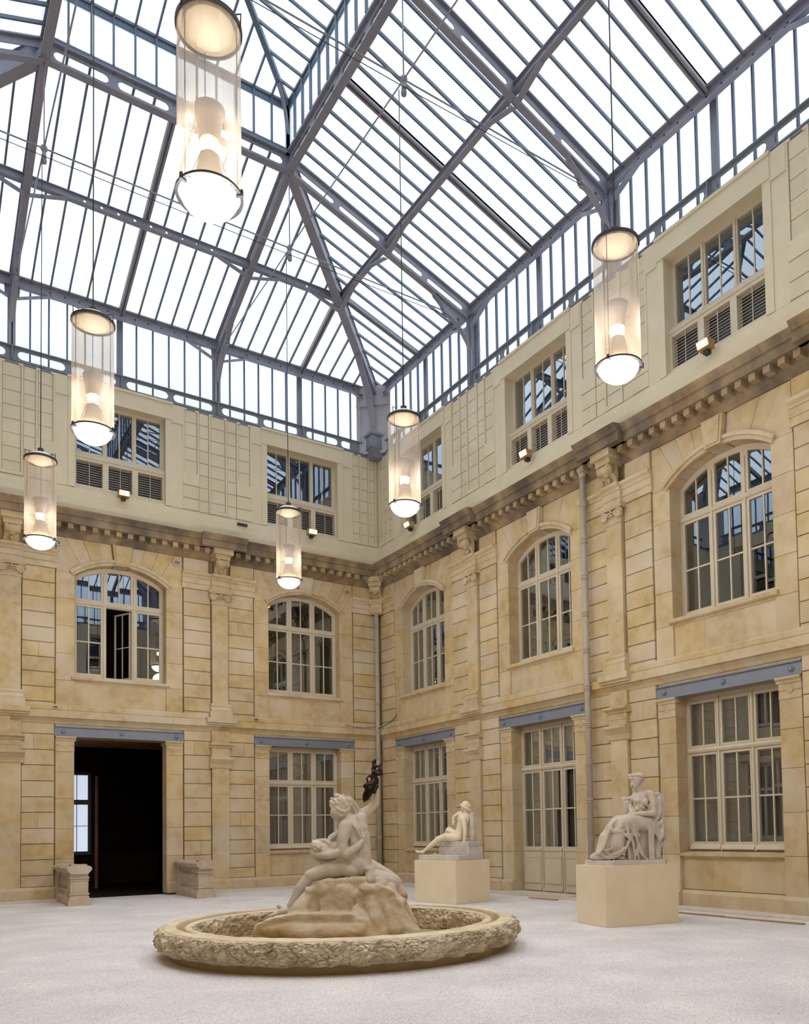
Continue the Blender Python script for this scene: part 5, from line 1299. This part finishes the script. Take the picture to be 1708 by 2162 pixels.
wb.blob((930,225,0), (.095,.10,.065), (0,-8,0)); wb.blob((975,260,.02), (.065,.085,.08)); wb.blob((1000,210,.02), (.035,.05,.05))
wb.fold([(800,215,-.02),(850,205,-.06),(930,210,-.08),(985,230,-.06)], .030, .03); wb.fold([(800,255,-.04),(870,255,-.085),(950,270,-.085),(990,290,-.04)], .014, .014)
wb.cap((945,390,0), (975,480,0), .052, .062); wb.cap((925,520,.1), (1075,490,-.09), .075, .07); wb.blob((985,560,0), (.155,.12,.12)); wb.cap((985,580,0), (945,740,0), .13, .115); wb.cap((945,740,0), (960,830,0), .12, .13)
wb.blob((920,600,-.08), (.055,.05,.055)); wb.blob((1010,620,-.11), (.055,.045,.055)); wb.blob((885,560,.05), (.055,.06,.055))
wb.cap((1100,500,-.12), (1125,620,-.15), .060, .055); wb.cap((1125,620,-.15), (1130,770,-.17), .055, .050); wb.cap((1125,790,-.17), (980,790,-.2), .050, .043); wb.cap((980,790,-.2), (830,790,-.16), .043, .028); wb.hand((835,788,-.16), (-1,.1,-.1), (0,-.5,.8), .15, .0115, .5)
wb.cap((880,540,.13),(840,640,.14), .05, .042); wb.cap((840,640,.14),(815,760,.0), .04, .028); wb.hand((820,745,0), (-.45,-.2,-.8), (-.6,-.6,.3), .13, .011, .6)
for a in (((900,560,-.1),(860,600,-.08),(840,680,-.05)), ((1030,570,-.13),(1050,640,-.12),(1050,730,-.12)), ((930,680,-.12),(990,720,-.13),(1050,740,-.12)), ((880,700,-.1),(900,720,-.12),(870,740,-.1)), ((1000,640,-.14),(1040,680,-.13),(1060,690,-.12)), ((840,520,.02),(860,580,-.05),(900,620,-.1))):
    wb.fold(a, .012, .010)
wb.fuse('marble_figure', 'marble', SCs, .009, 2)
dr = BODY(fc)
# thighs crossing towards the left, knees, draped shins
dr.cap((1030,930,-.08), (760,900,-.16), .135, .125); dr.cap((760,900,-.16), (690,920,-.16), .125, .11); dr.cap((950,880,.05), (620,900,.06), .12, .10); dr.cap((800,960,-.16), (830,1080,-.16), .115, .075); dr.cap((830,1080,-.16), (870,1110,-.16), .07, .05)
dr.cap((580,930,.0), (430,1160,-.05), .10, .12); dr.cap((430,1160,-.05), (300,1400,-.1), .13, .07); dr.cap((640,960,-.1),(560,1250,-.12), .14, .14); dr.cap((560,1250,-.12),(480,1430,-.12), .13, .05); dr.cap((300,1400,-.1),(200,1435,-.12), .05, .026)
dr.slab([(440,960),(560,880),(700,900),(740,1160),(700,1300),(560,1430),(400,1470),(180,1450),(200,1400),(330,1310),(370,1150)], -.17, .08)
dr.slab([(660,950),(880,950),(880,1150),(900,1300),(980,1450),(1010,1478),(720,1478),(700,1250)], -.17, .02)
dr.cap((940,1040,.02), (950,1470,.02), .12, .12); dr.slab([(1020,930),(1130,920),(1110,1200),(1110,1478),(1030,1478)], -.21, .12)
for a, r in ((((560,880,-.16),(480,960,-.18),(420,1100,-.2),(370,1250,-.2),(300,1380,-.18)),.030), (((700,960,-.24),(720,1080,-.26),(745,1160,-.26),(690,1280,-.24),(580,1370,-.22),(430,1410,-.2)),.028),
              (((480,1040,-.2),(560,1060,-.23),(620,1040,-.24),(660,1090,-.25),(740,1160,-.26)),.026), (((500,900,-.14),(470,1010,-.2),(520,1050,-.22),(600,1000,-.22),(640,920,-.24)),.030),
              (((620,1100,-.22),(600,1200,-.2),(500,1290,-.22),(380,1330,-.22)),.018), (((360,1290,-.2),(400,1360,-.22),(450,1390,-.22)),.014), (((340,1400,-.18),(420,1450,-.2),(560,1420,-.21),(680,1330,-.22)),.022),
              (((760,1100,-.22),(790,1220,-.22),(810,1350,-.22),(820,1470,-.22)),.026), (((830,1080,-.22),(860,1200,-.22),(880,1320,-.22),(920,1400,-.22),(1000,1475,-.22)),.026), (((720,1200,-.2),(730,1320,-.2),(740,1470,-.2)),.024),
              (((870,1240,-.23),(850,1340,-.24),(870,1470,-.24)),.018), (((660,860,-.16),(640,960,-.24),(600,1000,-.24)),.024), (((880,1240,-.22),(910,1330,-.23),(960,1440,-.23)),.016), (((1060,900,-.2),(1120,1000,-.2),(1160,1110,-.18)),.03)):
    dr.fold(a, r, r*.8)
dr.fuse('draped_robe', 'marble', SCs, .0105, 1)
ch = BODY(fc)
# chair back wrapped in cloth, griffin armrest, legs
ch.slab([(1090,870),(1170,600),(1150,520),(1230,490),(1310,560),(1330,600),(1300,760),(1280,840),(1240,900)], -.02, .20)
for a, r in ((((1150,520,0),(1220,500,-.02),(1290,530,0),(1330,590,.05)),.045), (((1180,600,-.06),(1180,720,-.08),(1130,860,-.1)),.05), (((1240,560,-.04),(1240,720,-.06),(1190,850,-.1),(1130,920,-.12)),.045), (((1300,560,0),(1310,700,.02),(1270,840,.0)),.04),
              (((1140,930,-.1),(1180,1060,-.12),(1200,1170,-.12),(1250,1120,-.1),(1280,950,-.06)),.04), (((1150,900,-.08),(1220,960,-.1),(1260,900,-.06)),.04), (((1290,880,0),(1310,1040,.02),(1340,1210,.03),(1270,1260,.02)),.035),
              (((1230,1000,-.06),(1240,1120,-.06),(1220,1200,-.05)),.05), (((1250,900,.05),(1280,1100,.08),(1300,1200,.08)),.06), (((1170,1100,-.1),(1190,1250,-.08),(1210,1380,-.05),(1235,1460,-.03)),.026), (((1240,1250,0),(1230,1340,.0)),.03), (((1150,1180,-.05),(1170,1320,-.05),(1180,1470,-.05)),.03)):
    ch.fold(a, r, r*.85)
ch.slab([(1110,900),(1290,860),(1310,1150),(1230,1200),(1130,1100)], .0, .14)
ch.slab([(730,600),(820,590),(810,780),(740,780)], .10, .16); ch.cap((730,560,.13),(860,540,.13), .022, .03); ch.cap((725,580,.13),(760,570,.13), .018, .02); ch.cap((722,540,.13),(760,545,.13), .016, .02); ch.blob((790,550,.13), (.03,.03,.03))
ch.blob((620,1440,-.1), (.09,.1,.05)); ch.cap((560,1470,-.12),(700,1470,-.12), .03, .03)
ch.fuse('draped_chair', 'marble_grey', SCs, .0105, 1)
